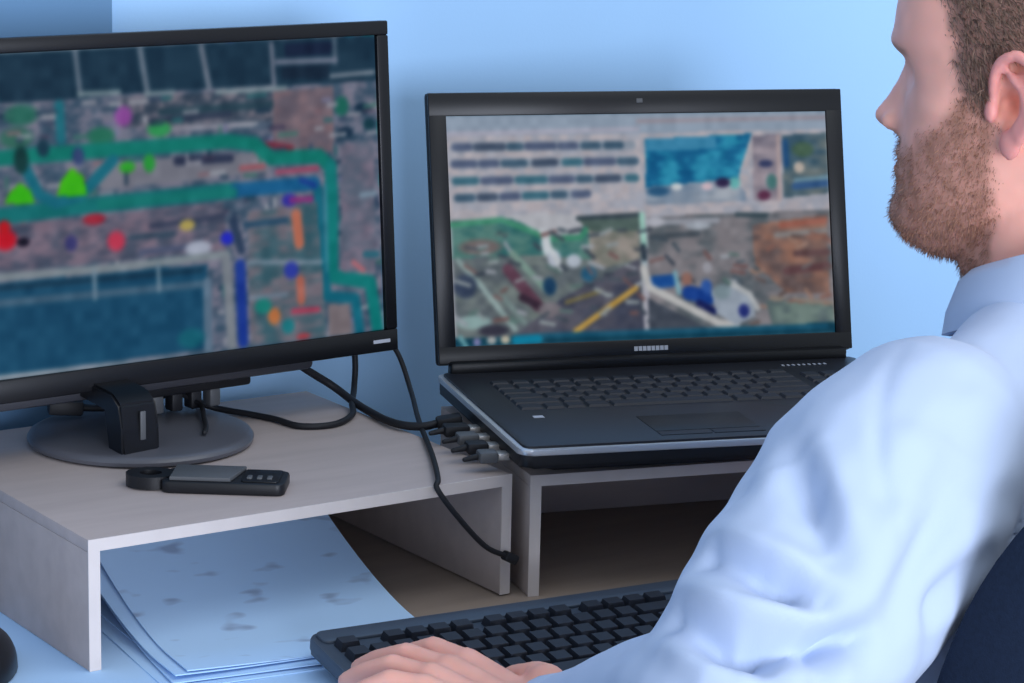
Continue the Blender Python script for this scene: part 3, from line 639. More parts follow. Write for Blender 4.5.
('line',(46,66,96),0.0291,[(1.2804,0.4172),(1.3065,0.3228)]),
('line',(40,80,110),0.0182,[(1.3295,0.4032),(1.485,0.4066)]),
('line',(130,150,168),0.0109,[(1.3352,0.2805),(1.617,0.2541)]),
('line',(120,140,160),0.0109,[(1.3372,0.161),(1.4737,0.1604)]),
('line',(196,116,92),0.0364,[(1.525,0.4199),(1.5325,0.3257)]),
('line',(190,112,96),0.0291,[(1.5309,0.2017),(1.5319,0.1343)]),
('blob',(52,48,168),0.0291,0.0218,(1.4998,0.4719)),
('blob',(44,60,170),0.0291,0.0291,(1.497,0.2386)),
('line',(150,50,130),0.0145,[(1.5076,0.4713),(1.5865,0.4683)]),
('line',(186,62,92),0.0145,[(1.4986,0.1007),(1.5981,0.097)]),
('blob',(196,120,70),0.0255,0.0291,(1.4234,0.0919)),
('blob',(30,140,130),0.0327,0.0255,(1.3822,0.1297)),
('blob',(30,130,140),0.0255,0.0255,(1.4766,0.0526)),
('blob',(180,70,80),0.0291,0.0109,(1.5343,0.0125)),
('line',(20,60,150),0.0145,[(1.5499,0.5345),(1.6005,0.5141)]),
('noise',(92,104,124),(134,122,142),14,[(1.7142,0.6399),(1.8447,0.6481),(1.8346,0.1994),(1.6959,0.2127)]),
('line',(126,150,170),0.0145,[(1.788,0.466),(1.8456,0.4683)]),
('line',(40,110,130),0.0182,[(1.7961,0.2646),(1.8454,0.2601)]),
('line',(190,110,120),0.0145,[(1.746,0.242),(1.7856,0.2109)]),
('line',(180,182,196),0.0145,[(1.8663,0.0585),(1.8721,-0.0044)]),
('poly',(128,118,124),[(1.6348,0.1101),(1.7237,0.1009),(1.7275,-0.0022),(1.6382,0.0009)]),
('line',(176,184,194),0.0145,[(-0.2858,-0.0094),(0.423,0.0053),(1.1379,-0.0091),(1.8841,-0.0162)])]  # last line: reflection along the lower screen edge, painted into the picture
LAPTOP_PICTURE = [
('poly',(178,178,190),[(-0.058,1.1222),(1.8507,1.0644),(1.8049,-0.1348),(-0.0875,-0.0291)]),
('noise',(168,172,186),(192,184,190),30,[(-0.058,1.1222),(1.8507,1.0644),(1.8286,0.4847),(-0.0734,0.5231)]),
('poly',(150,166,186),[(-0.0172,1.0092),(1.8013,1.0122),(1.7976,0.914),(-0.0199,0.9062)]),
('line',(178,178,196),0.0175,[(0.0066,0.9181),(0.8713,0.9275)]),
('line',(160,150,160),0.0132,[(0.8724,0.9625),(1.7807,0.9681)]),
('line',(150,162,178),0.0351,[(0.0401,0.8611),(0.8418,0.8585)]),
('line',(86,100,130),0.0307,[(0.0401,0.8611),(0.1014,0.8609)]),
('line',(70,86,110),0.0307,[(0.1366,0.8608),(0.2511,0.8604)]),
('line',(66,96,120),0.0307,[(0.2865,0.8603),(0.3308,0.8601)]),
('line',(86,100,130),0.0307,[(0.3663,0.86),(0.482,0.8597)]),
('line',(86,100,130),0.0307,[(0.5177,0.8595),(0.5804,0.8593)]),
('line',(66,96,120),0.0307,[(0.6208,0.8592),(0.6837,0.859)]),
('line',(66,96,120),0.0307,[(0.7243,0.8589),(0.7875,0.8587)]),
('line',(150,162,178),0.0351,[(0.0338,0.7883),(0.8532,0.7881)]),
('line',(86,100,130),0.0307,[(0.0338,0.7883),(0.1214,0.7883)]),
('line',(86,100,130),0.0307,[(0.1566,0.7883),(0.2182,0.7883)]),
('line',(66,96,120),0.0307,[(0.258,0.7883),(0.3465,0.7883)]),
('line',(70,86,110),0.0307,[(0.3953,0.7882),(0.4844,0.7882)]),
('line',(60,110,130),0.0307,[(0.5335,0.7882),(0.5962,0.7882)]),
('line',(86,100,130),0.0307,[(0.6321,0.7882),(0.7492,0.7881)]),
('line',(66,96,120),0.0307,[(0.7853,0.7881),(0.8532,0.7881)]),
('line',(150,162,178),0.0351,[(0.0363,0.7153),(0.8509,0.7139)]),
('line',(60,110,130),0.0307,[(0.0363,0.7153),(0.1239,0.7152)]),
('line',(86,100,130),0.0307,[(0.1634,0.7151),(0.278,0.7149)]),
('line',(60,110,130),0.0307,[(0.3178,0.7148),(0.4332,0.7146)]),
('line',(86,100,130),0.0307,[(0.4688,0.7146),(0.5582,0.7144)]),
('line',(66,96,120),0.0307,[(0.594,0.7144),(0.6388,0.7143)]),
('line',(70,86,110),0.0307,[(0.6793,0.7142),(0.7694,0.7141)]),
('line',(60,110,130),0.0307,[(0.8192,0.714),(0.8509,0.7139)]),
('line',(150,162,178),0.0351,[(0.0431,0.6422),(0.6279,0.6487)]),
('line',(66,96,120),0.0307,[(0.0431,0.6422),(0.1044,0.6429)]),
('line',(70,86,110),0.0307,[(0.1439,0.6433),(0.2055,0.644)]),
('line',(86,100,130),0.0307,[(0.2451,0.6444),(0.307,0.6451)]),
('line',(60,110,130),0.0307,[(0.3469,0.6456),(0.4357,0.6465)]),
('line',(66,96,120),0.0307,[(0.4758,0.647),(0.5204,0.6475)]),
('line',(86,100,130),0.0307,[(0.5696,0.648),(0.6279,0.6487)]),
('noise',(10,96,146),(44,150,186),14,[(0.9016,0.8826),(1.4033,0.9006),(1.3421,0.7435),(1.3098,0.6125),(0.8975,0.6116)]),
('poly',(60,140,180),[(0.9062,0.8825),(1.2364,0.893),(1.2344,0.8358),(0.9045,0.83)]),
('noise',(120,140,164),(176,184,196),8,[(0.8995,0.6727),(1.299,0.7011),(1.3662,0.6367),(1.365,0.6014),(0.897,0.5942)]),
('blob',(214,220,224),0.0263,0.0175,(1.0407,0.6715)),
('blob',(214,190,200),0.0263,0.0175,(1.1827,0.6703)),
('blob',(40,90,130),0.0526,0.0219,(0.9534,0.6531)),
('blob',(110,190,190),0.0263,0.0263,(1.3123,0.6829)),
('blob',(50,40,80),0.0351,0.0219,(1.2569,0.6851)),
('noise',(122,118,134),(172,160,170),7,[(1.4077,0.8916),(1.543,0.8958),(1.5324,0.6035),(1.3974,0.6001)]),
('blob',(60,70,110),0.0351,0.0175,(1.4637,0.7656)),
('blob',(100,50,80),0.0307,0.0219,(1.4493,0.6245)),
('blob',(70,120,120),0.0263,0.0351,(1.4887,0.6849)),
('line',(190,170,170),0.0132,[(1.5287,0.8874),(1.5231,0.6039)]),
('noise',(60,92,112),(112,124,126),9,[(1.5475,0.8912),(1.7782,0.9012),(1.7774,0.6292),(1.5421,0.612)]),
('line',(30,80,130),0.0263,[(1.5604,0.8597),(1.5615,0.7619)]),
('blob',(196,184,174),0.0263,0.0263,(1.6219,0.7464)),
('blob',(70,100,80),0.0526,0.0351,(1.6435,0.8256)),
('line',(50,90,140),0.0307,[(1.6001,0.6628),(1.7696,0.674)]),
('line',(120,160,180),0.0132,[(1.601,0.6894),(1.7707,0.7007)]),
('line',(186,184,192),0.0175,[(1.7767,0.9862),(1.7681,0.0086)]),
('noise',(92,102,110),(122,134,132),12,[(0.0099,0.5451),(0.8593,0.5521),(0.8597,-0.0041),(0.0087,-0.0005)]),
('noise',(48,108,110),(92,138,130),14,[(0.0097,0.5366),(0.322,0.5489),(0.4974,0.4723),(0.678,0.525),(0.6996,0.3506),(0.4061,0.3901),(0.0057,0.3829)]),
('poly',(186,188,196),[(0.234,0.5613),(0.3215,0.5317),(0.4302,0.458),(0.5866,0.4683),(0.6116,0.5539),(0.4113,0.571)]),
('line',(70,150,120),0.0219,[(0.0095,0.528),(0.2335,0.5441),(0.3559,0.4958),(0.4435,0.4574),(0.5863,0.4597),(0.6326,0.5096)]),
('noise',(120,124,116),(160,152,146),10,[(0.6232,0.4927),(0.8574,0.4912),(0.8533,0.3608),(0.6988,0.3246),(0.6279,0.3539)]),
('line',(50,66,76),0.0175,[(0.5799,0.5422),(0.8593,0.5521)]),
('poly',(84,104,100),[(0.5796,0.5336),(0.8589,0.5391),(0.8571,0.4825),(0.6408,0.4833)]),
('noise',(66,72,92),(92,92,106),10,[(0.2186,0.005),(0.4893,0.1966),(0.8533,0.3608),(0.8603,0.0132)]),
('line',(130,120,80),0.0132,[(0.511,0.1783),(0.6687,0.2222)]),
('line',(196,158,78),0.0219,[(0.5473,0.0516),(0.6658,0.1273),(0.8311,0.2315)]),
('line',(150,172,172),0.0219,[(0.0316,0.3732),(0.1165,0.2794),(0.2732,0.0705)]),
('line',(120,140,140),0.0219,[(0.2243,0.2099),(0.3181,0.0981)]),
('line',(130,160,150),0.0263,[(0.2736,0.4005),(0.4237,0.2343)]),
('line',(100,66,84),0.0482,[(0.254,0.3285),(0.3819,0.1677)]),
('line',(60,44,60),0.0307,[(0.3123,0.2055),(0.3994,0.1582)]),
('blob',(206,214,222),0.0219,0.0614,(0.4297,0.4408)),
('blob',(196,204,220),0.0307,0.0395,(0.4632,0.3702)),
('blob',(190,200,214),0.0351,0.0307,(0.552,0.3575)),
('line',(210,216,222),0.0175,[(0.409,0.4934),(0.4931,0.3257)]),
('blob',(120,110,110),0.0965,0.0351,(0.1337,0.4284)),
('blob',(52,66,92),0.0526,0.0526,(0.0592,0.2609)),
('blob',(20,60,96),0.0307,0.0395,(0.4375,0.2508)),
('blob',(40,96,130),0.0351,0.0351,(0.6173,0.2982)),
('blob',(150,180,180),0.0789,0.0307,(0.09,0.1058)),
('blob',(60,60,76),0.0702,0.0263,(0.1764,0.0671)),
('blob',(128,122,130),0.0526,0.0351,(0.4345,0.1478)),
('line',(162,214,200),0.0219,[(0.8729,0.5516),(0.8777,0.4163)]),
('line',(176,196,206),0.0219,[(0.8759,0.3598),(0.8773,0.264)]),
('line',(40,56,70),0.0219,[(0.873,0.4121),(0.8759,0.3598)]),
('noise',(88,98,106),(136,132,138),12,[(0.8953,0.5419),(1.7651,0.5541),(1.7738,0.0348),(0.8878,0.0247)]),
('noise',(104,88,88),(160,118,102),9,[(1.3844,0.4948),(1.7455,0.5326),(1.7415,0.178),(1.5361,0.1881),(1.3921,0.3183)]),
('line',(160,164,176),0.0219,[(0.9035,0.5154),(1.2236,0.5192)]),
('blob',(184,186,198),0.0439,0.0219,(0.9309,0.5186)),
('blob',(170,178,190),0.0614,0.0175,(1.131,0.4969)),
('line',(70,80,90),0.0219,[(0.9106,0.454),(1.1298,0.4619)]),
('line',(50,70,80),0.0175,[(1.3166,0.5417),(1.4555,0.5359)]),
('line',(164,102,88),0.0219,[(1.5236,0.4888),(1.7351,0.5064)]),
('line',(140,136,136),0.0219,[(1.4988,0.4457),(1.7334,0.4621)]),
('line',(100,74,76),0.0263,[(1.5891,0.3622),(1.7391,0.3642)]),
('line',(100,70,74),0.0307,[(1.5396,0.285),(1.7368,0.3022)]),
('line',(150,140,130),0.0219,[(1.4655,0.1652),(1.7493,0.1334)]),
('line',(120,90,90),0.0132,[(0.1837,0.1104),(0.2438,0.1164)]),
('line',(150,160,164),0.0132,[(0.6948,0.204),(0.7159,0.2027)]),
('line',(160,128,114),0.0088,[(1.5871,0.083),(1.6122,0.0674)]),
('line',(150,160,164),0.0132,[(0.6441,0.2332),(0.701,0.2038)]),
('line',(60,70,84),0.0088,[(1.0783,0.2719),(1.1014,0.2507)]),
('line',(120,90,90),0.0132,[(1.2815,0.292),(1.3382,0.2826)]),
('line',(70,84,96),0.0088,[(0.6409,0.2773),(0.6824,0.2715)]),
('line',(70,84,96),0.0132,[(0.4917,0.496),(0.5161,0.4902)]),
('line',(160,128,114),0.0088,[(1.7179,0.1391),(1.7699,0.1017)]),
('line',(150,160,164),0.0132,[(0.6822,0.1356),(0.7055,0.1455)]),
('line',(100,84,82),0.0088,[(1.594,0.1226),(1.6496,0.1125)]),
('line',(140,100,90),0.0132,[(1.7304,0.4337),(1.7601,0.408)]),
('line',(120,90,90),0.0088,[(0.7758,0.2729),(0.8148,0.2384)]),
('line',(120,90,90),0.0132,[(0.4134,0.4733),(0.4706,0.4883)]),
('line',(60,70,84),0.0088,[(0.8557,0.4759),(0.9103,0.4867)]),
('line',(70,84,96),0.0132,[(0.6302,0.4667),(0.6913,0.4733)]),
('line',(60,70,84),0.0132,[(0.4944,0.3378),(0.5131,0.3202)]),
('line',(70,84,96),0.0088,[(0.7964,0.2921),(0.8385,0.294)]),
('line',(110,110,114),0.0132,[(1.6501,0.0411),(1.6696,0.0426)]),
('line',(90,120,116),0.0088,[(0.5373,0.2445),(0.5864,0.2535)]),
('line',(120,90,90),0.0088,[(0.2201,0.2329),(0.2438,0.2467)]),
('line',(160,128,114),0.0132,[(1.6274,0.1996),(1.6539,0.1632)]),
('line',(90,120,116),0.0132,[(1.185,0.1666),(1.239,0.1743)]),
('line',(90,120,116),0.0132,[(0.1303,0.4186),(0.1604,0.4312)]),
('line',(60,70,84),0.0132,[(0.2197,0.4871),(0.2473,0.475)]),
('line',(90,120,116),0.0088,[(0.4825,0.1436),(0.5302,0.1373)]),
('line',(110,110,114),0.0088,[(1.6178,0.2973),(1.6582,0.3138)]),
('line',(120,90,90),0.0132,[(0.7191,0.385),(0.7497,0.3661)]),
('line',(120,90,90),0.0132,[(1.1579,0.3808),(1.1813,0.3506)]),
('line',(90,120,116),0.0088,[(0.4318,0.3388),(0.4852,0.3101)]),
('line',(70,84,96),0.0132,[(1.0118,0.2573),(1.0713,0.2713)]),
('line',(160,166,176),0.0132,[(0.6228,0.3495),(0.6843,0.3224)]),
('line',(100,84,82),0.0132,[(1.5057,0.1802),(1.5281,0.1914)]),
('line',(160,166,176),0.0088,[(0.8656,0.2929),(0.9265,0.2565)]),
('line',(100,84,82),0.0088,[(1.723,0.2891),(1.7894,0.3043)]),
('line',(160,166,176),0.0088,[(0.7916,0.3301),(0.8326,0.3169)]),
('line',(60,70,84),0.0132,[(0.8463,0.1431),(0.8679,0.1189)]),
('line',(160,166,176),0.0132,[(0.0095,0.1318),(0.0549,0.0971)]),
('line',(120,90,90),0.0132,[(0.8049,0.1222),(0.83,0.1217)]),
('line',(70,84,96),0.0088,[(0.6213,0.1538),(0.6546,0.1436)]),
('line',(70,84,96),0.0132,[(0.9189,0.4493),(0.9821,0.4363)]),
('line',(160,166,176),0.0088,[(0.1244,0.4307),(0.1644,0.4331)]),
('line',(60,70,84),0.0132,[(0.606,0.4054),(0.6437,0.3696)]),
('line',(70,84,96),0.0132,[(1.0139,0.4195),(1.0374,0.3893)]),
('line',(100,84,82),0.0088,[(1.3959,0.2571),(1.4328,0.2423)]),
('line',(110,110,114),0.0088,[(1.4846,0.0525),(1.5129,0.0274)]),
('line',(120,90,90),0.0088,[(0.1886,0.216),(0.2187,0.2015)]),
('line',(60,70,84),0.0088,[(0.692,0.2953),(0.7276,0.2984)]),
('line',(160,166,176),0.0132,[(0.3678,0.2924),(0.3999,0.285)]),
('line',(150,160,164),0.0088,[(1.1171,0.105),(1.1535,0.1079)]),
('line',(90,120,116),0.0088,[(1.2757,0.3695),(1.3137,0.3625)]),
('line',(120,90,90),0.0088,[(0.6134,0.326),(0.6327,0.2997)]),
('line',(60,70,84),0.0132,[(0.1111,0.3085),(0.1463,0.3158)]),
('line',(90,120,116),0.0132,[(0.1755,0.3715),(0.2146,0.3783)]),
('line',(70,84,96),0.0132,[(1.29,0.2693),(1.326,0.2344)]),
('line',(150,160,164),0.0132,[(0.0193,0.2853),(0.0782,0.2652)]),
('line',(140,100,90),0.0132,[(1.4542,0.3825),(1.4819,0.3966)]),
('line',(70,84,96),0.0088,[(1.308,0.3305),(1.3383,0.3356)]),
('line',(160,128,114),0.0132,[(1.3723,0.2923),(1.3946,0.2805)]),
('line',(150,160,164),0.0132,[(0.172,0.3612),(0.204,0.3634)]),
('line',(160,128,114),0.0088,[(1.4086,0.1327),(1.4732,0.1234)]),
('line',(150,160,164),0.0132,[(0.6807,0.4716),(0.728,0.4899)]),
('line',(140,100,90),0.0132,[(1.6131,0.1379),(1.6507,0.1191)]),
('line',(140,100,90),0.0088,[(1.6986,0.0619),(1.7538,0.0558)]),
('line',(120,90,90),0.0132,[(1.2954,0.3166),(1.3506,0.3106)]),
('line',(140,100,90),0.0132,[(1.5476,0.1521),(1.5969,0.1403)]),
('line',(90,120,116),0.0088,[(0.202,0.4779),(0.2605,0.485)]),
('line',(70,84,96),0.0088,[(0.7084,0.2761),(0.7655,0.2684)]),
('line',(120,90,90),0.0088,[(0.0615,0.3514),(0.1076,0.3191)]),
('line',(120,90,90),0.0132,[(0.8418,0.2038),(0.8639,0.1825)]),
('line',(150,160,164),0.0088,[(0.286,0.2755),(0.3193,0.2862)]),
('line',(60,70,84),0.0132,[(0.5964,0.258),(0.6342,0.2446)]),
('line',(150,160,164),0.0132,[(0.7867,0.1717),(0.8364,0.1685)]),
('line',(160,166,176),0.0132,[(0.1595,0.3224),(0.1923,0.3194)]),
('line',(90,120,116),0.0132,[(0.0789,0.1437),(0.1072,0.1517)]),
('line',(100,84,82),0.0132,[(1.5773,0.4402),(1.6384,0.4335)]),
('line',(60,70,84),0.0088,[(0.8363,0.4012),(0.8848,0.3924)]),
('line',(90,120,116),0.0088,[(0.2539,0.1042),(0.2958,0.1049)]),
('line',(90,120,116),0.0132,[(0.2566,0.1221),(0.2778,0.0988)]),
('line',(60,70,84),0.0132,[(0.3784,0.4356),(0.4008,0.4133)]),
('line',(90,120,116),0.0132,[(0.9924,0.1059),(1.0261,0.0721)]),
('line',(160,166,176),0.0132,[(1.2387,0.357),(1.2622,0.3575)]),
('line',(160,166,176),0.0132,[(0.2925,0.1463),(0.3225,0.135)]),
('line',(70,84,96),0.0132,[(0.4547,0.485),(0.5068,0.4513)]),
('line',(60,70,84),0.0088,[(0.2643,0.3598),(0.3085,0.3489)]),
('line',(160,166,176),0.0132,[(1.262,0.2502),(1.2944,0.2462)]),
('line',(60,70,84),0.0088,[(1.3412,0.1954),(1.3813,0.1762)]),
('line',(160,166,176),0.0132,[(0.5942,0.4187),(0.6375,0.4187)]),
('line',(70,84,96),0.0088,[(0.3924,0.1154),(0.4241,0.1351)]),
('line',(100,84,82),0.0132,[(1.6082,0.0472),(1.6403,0.0176)]),
('line',(70,84,96),0.0088,[(0.109,0.25),(0.1275,0.2388)]),
('line',(140,100,90),0.0132,[(1.7008,0.1631),(1.7446,0.1724)]),
('line',(120,90,90),0.0088,[(0.9035,0.3451),(0.962,0.3584)]),
('line',(160,166,176),0.0132,[(0.2453,0.4443),(0.2633,0.4125)]),
('line',(160,128,114),0.0132,[(1.56,0.4306),(1.5937,0.4108)]),
('line',(100,84,82),0.0132,[(1.6177,0.0402),(1.6808,0.0578)]),
('line',(160,166,176),0.0132,[(0.8363,0.2466),(0.8971,0.2605)]),
('line',(70,84,96),0.0088,[(0.8823,0.0858),(0.9045,0.0573)]),
('line',(140,100,90),0.0088,[(1.6657,0.4544),(1.7227,0.4344)]),
('line',(160,166,176),0.0088,[(0.8884,0.2486),(0.9071,0.2656)]),
('line',(100,84,82),0.0132,[(1.3613,0.0539),(1.3963,0.0615)]),
('line',(150,160,164),0.0132,[(0.6645,0.1232),(0.6846,0.123)]),
('line',(90,120,116),0.0132,[(1.2428,0.2569),(1.2901,0.2235)]),
('line',(150,160,164),0.0132,[(0.7117,0.4199),(0.7503,0.4274)]),
('line',(160,128,114),0.0132,[(1.5945,0.3871),(1.6407,0.4059)]),
('line',(60,70,84),0.0132,[(0.5368,0.4856),(0.588,0.4935)]),
('line',(70,84,96),0.0088,[(0.0687,0.429),(0.116,0.4202)]),
('line',(60,70,84),0.0088,[(0.7609,0.4848),(0.7957,0.4848)]),
('line',(110,110,114),0.0088,[(1.5678,0.0365),(1.6054,0.0182)]),
('line',(150,160,164),0.0132,[(0.3924,0.0973),(0.4499,0.0844)]),
('line',(140,100,90),0.0088,[(1.6413,0.4362),(1.6834,0.4346)]),
('line',(150,160,164),0.0088,[(0.1123,0.145),(0.138,0.1163)]),
('line',(160,128,114),0.0088,[(1.6569,0.0576),(1.7197,0.0683)]),
('line',(150,160,164),0.0088,[(1.2219,0.0741),(1.2459,0.0561)]),
('line',(110,110,114),0.0132,[(1.5214,0.154),(1.5579,0.1673)]),
('line',(70,84,96),0.0088,[(0.4615,0.1165),(0.511,0.0976)]),
('line',(60,70,84),0.0088,[(0.2163,0.3911),(0.2457,0.3821)]),
('line',(160,128,114),0.0088,[(1.4082,0.2832),(1.4308,0.2914)]),
('line',(160,166,176),0.0088,[(0.1386,0.3997),(0.1632,0.4016)]),
('line',(60,70,84),0.0132,[(0.9766,0.3676),(1.0096,0.3313)]),
('line',(26,84,160),0.0526,[(0.9178,0.2534),(0.9952,0.2583)]),
('line',(22,66,150),0.0614,[(1.0754,0.2021),(1.1753,0.1797)]),
('line',(20,30,90),0.0263,[(1.1195,0.1563),(1.1915,0.1177)]),
('blob',(150,110,100),0.0263,0.0307,(1.0683,0.2635)),
('line',(130,180,196),0.0175,[(1.0145,0.2923),(1.0298,0.2043)]),
('blob',(46,90,170),0.0263,0.0307,(1.1586,0.2286)),
('line',(196,196,196),0.0307,[(0.87,0.3166),(0.8944,0.2328),(1.0284,0.1608),(1.208,0.0644),(1.2903,0.0513)]),
('poly',(158,170,186),[(1.1762,0.2059),(1.3059,0.2345),(1.3777,0.174),(1.384,0.0903),(1.2903,0.0513),(1.2004,0.1085)]),
('line',(186,190,194),0.0219,[(1.2828,0.2313),(1.3597,0.188),(1.3945,0.1248)]),
('blob',(40,52,126),0.0263,0.0307,(1.3294,0.115)),
('blob',(130,150,160),0.0439,0.0351,(1.2312,0.2031)),
('blob',(170,170,180),0.0219,0.0263,(1.166,0.3113)),
('noise',(80,96,104),(120,140,134),10,[(1.4327,0.158),(1.7583,0.1241),(1.7644,0.0353),(1.4611,0.0424)]),
('poly',(70,78,92),[(0.8839,0.1855),(1.0716,0.0889),(1.184,0.0307),(0.8876,0.0204)]),
('poly',(14,66,88),[(-0.0425,0.0363),(0.4847,0.042),(1.1156,0.0387),(1.812,0.0505),(1.8083,-0.0466),(-0.0445,-0.04)]),
('line',(110,170,180),0.0175,[(0.0272,0.041),(0.0524,0.0056)]),
('blob',(140,140,190),0.0175,0.0175,(0.1008,0.02)),
('blob',(176,180,180),0.0219,0.0175,(0.1665,0.0249)),
('blob',(196,190,170),0.0219,0.0175,(0.228,0.0259)),
('line',(16,140,176),0.0351,[(0.2763,0.0232),(0.3779,0.0263)]),
('line',(24,90,120),0.0175,[(0.3959,0.0382),(1.7173,0.0333)])]

def paint(spec, aspect, ny):
    nx = int(ny * aspect); u, v = np.meshgrid(np.linspace(0, aspect, nx), np.linspace(0, 1, ny)); img = np.zeros((ny, nx, 3)); px = 1.0 / ny
    P = np.stack([u.ravel(), v.ravel(), np.zeros(u.size)], 1)
    def inside(pts):
        m = np.zeros(u.shape, bool); n = len(pts)
        for i in range(n):
            (x0, y0), (x1, y1) = pts[i], pts[(i + 1) % n]
            c = (y0 > v) != (y1 > v); m ^= c & (u < (x1 - x0) * (v - y0) / ((y1 - y0) or 1e-9) + x0)
        return m
    for k, s in enumerate(spec):
        c = np.array(s[1], float)
        if s[0] == 'poly': a = inside(s[2]).astype(float)
        elif s[0] == 'noise':
            a = inside(s[4]).astype(float); n = vnoise(P + k * 3.7, s[3]) * 0.6 + vnoise(P * [1, 2.2, 1] + k * 5.1, s[3] * 2.3) * 0.4
            n = sm(n, 0.25, 0.75).reshape(u.shape)[..., None]; c = c * (1 - n) + np.array(s[2], float) * n
        elif s[0] == 'line':
            d = np.full(u.shape, 9.0); pts = s[3]
            for (x0, y0), (x1, y1) in zip(pts, pts[1:]):
                L2 = (x1 - x0) ** 2 + (y1 - y0) ** 2 or 1e-9; t = np.clip(((u - x0) * (x1 - x0) + (v - y0) * (y1 - y0)) / L2, 0, 1)
                d = np.minimum(d, np.hypot(u - x0 - t * (x1 - x0), v - y0 - t * (y1 - y0)))
            a = 1 - sm(d, s[2] * 0.5 - px, s[2] * 0.5 + px * 1.5)
        else:
            d = ((u - s[4][0]) / s[2]) ** 2 + ((v - s[4][1]) / s[3]) ** 2; a = 1 - sm(d, 0.4, 1.5)
        img = img * (1 - a[..., None]) + c * a[..., None]
    K = np.array([1, 2, 1]) / 4                                    # soft focus of the drawing
    for _ in range(3):
        for ax in (0, 1): img = sum(w * np.roll(img, o, ax) for w, o in zip(K, (-1, 0, 1)))
    img += (vnoise(P + 11, 30).reshape(u.shape)[..., None] - 0.5) * 16
    img = np.clip(img, 0, 255) / 255
    return nx, np.where(img <= 0.04045, img / 12.92, ((img + 0.055) / 1.055) ** 2.4)
def screen_mesh(name, spec, w, h, ny, gain):
    nx, img = paint(spec, w / h, ny); u, v = np.meshgrid(np.linspace(-w / 2, w / 2, nx), np.linspace(0, h, ny))
    vs = np.stack([u.ravel(), np.zeros(u.size), v.ravel()], 1)
    idx = np.arange(nx * ny).reshape(ny, nx); f = np.stack([idx[:-1, :-1], idx[:-1, 1:], idx[1:, 1:], idx[1:, :-1]], -1).reshape(-1, 4)
    me = bpy.data.meshes.new(name); me.from_pydata(vs.tolist(), [], f.tolist()); set_color(me, 'picture', img.reshape(-1, 3) * gain)
    return me

# ---------------------------------------------------------------- monitor
mon = thing('computer_monitor', 'wide black monitor on round stand showing a teal and green network diagram', 'monitor', (0.1636, 0.2451, H), 0.0577)
MT = 0.0791; MZ = 0.302 - H                                        # tilt and height of the panel centre above the shelf
W_, H_ = 0.5124, 0.2937
def panel(name, size, c, m, bev=0.0):                               # in panel coordinates: x right, z up along the panel, -y to the viewer
    o = box(name, size, c, m, mon, bev); o.location = (0, 0, MZ); o.rotation_euler = (-MT, 0, 0); return o
panel('back_housing', (W_ - 0.004, 0.018, H_ - 0.004), (0, 0.0125, 0), M_black, 0.004)
bb = bmesh.new(); loft_into(bb, [((0, 0.02, -0.01), 0.235, 0.125), ((0, 0.034, -0.012), 0.21, 0.10), ((0, 0.048, -0.015), 0.15, 0.07)], 40, 5, ((1, 0, 0), (0, 0, 1)))
o = link('rear_cover', bm_mesh('rear_cover', bb, 40), M_black, mon, (0, 0, MZ), (-MT, 0, 0))
BS, BB = 0.0125, 0.0195
panel('bezel', (W_, 0.012, BS), (0, 0.0, H_ / 2 - BS / 2), M_gloss, 0.0015); panel('bezel', (W_, 0.012, BB), (0, 0.0, -H_ / 2 + BB / 2), M_gloss, 0.0015)
for sx in (-1, 1): panel('bezel', (BS, 0.012, H_ - BS - BB), (sx * (W_ / 2 - BS / 2), 0, (BB - BS) / 2), M_gloss, 0.0015)
so = link('screen', screen_mesh('screen', MONITOR_PICTURE, 0.4874, 0.2617, 190, 0.74), M_screen, mon)
Mt = Matrix.Translation((0, 0, MZ)) @ Matrix.Rotation(-MT, 4, 'X') @ Matrix.Translation((0, -0.002, -H_ / 2 + BB)); so.matrix_local = Mt
panel('maker_mark', (0.018, 0.0008, 0.003), (0.238, -0.0063, -H_ / 2 + BB * 0.5), M_mark)
o = box('lower_housing', (0.40, 0.030, 0.016), (-0.02, 0.016, 0.048), M_base, mon, 0.005); o.rotation_euler = (-0.05, 0, 0)
o = box('port_block', (0.14, 0.03, 0.026), (0.055, 0.035, 0.042), M_black, mon, 0.003)
for k in range(5): box('port_plug', (0.011, 0.014, 0.016), (0.015 + k * 0.019, 0.032, 0.021), (M_cable, M_grey, M_cable, M_cable, M_grey)[k], mon, 0.002)
bm = bmesh.new(); n = 56; rings = []
for (r, z) in ((0.0001, 0.0), (0.091, 0.0), (0.0945, 0.002), (0.095, 0.005), (0.093, 0.008), (0.088, 0.0095), (0.05, 0.0125), (0.0001, 0.0135)):
    rings.append([bm.verts.new((r * math.cos(2 * math.pi * k / n), r * 1.02 * math.sin(2 * math.pi * k / n), z)) for k in range(n)])
for a, b in zip(rings, rings[1:]):
    for k in range(n): bm.faces.new((a[k], a[(k + 1) % n], b[(k + 1) % n], b[k]))
link('stand_base', bm_mesh('stand_base', bm, 40), M_disc, mon, (0.002, 0.0, 0.0))
bm = bmesh.new(); prof = [(-0.080, 0.006), (-0.077, 0.030), (-0.074, 0.050), (-0.060, 0.058), (0.030, 0.062), (0.030, 0.046), (-0.052, 0.044), (-0.056, 0.006)]
for x in (-0.0175, 0.0175): [bm.verts.new((x, y, z)) for y, z in prof]
bm.verts.ensure_lookup_table(); V = bm.verts[:]; k8 = len(prof)
bm.faces.new(V[:k8]); bm.faces.new(V[k8:][::-1])
for i in range(k8): bm.faces.new((V[i], V[(i + 1) % k8], V[k8 + (i + 1) % k8], V[k8 + i]))
bmesh.ops.bevel(bm, geom=bm.edges[:], offset=0.002, segments=2, affect='EDGES')
link('stand_neck', bm_mesh('stand_neck', bm, 40), M_gloss, mon, (-0.036, 0.012, 0))
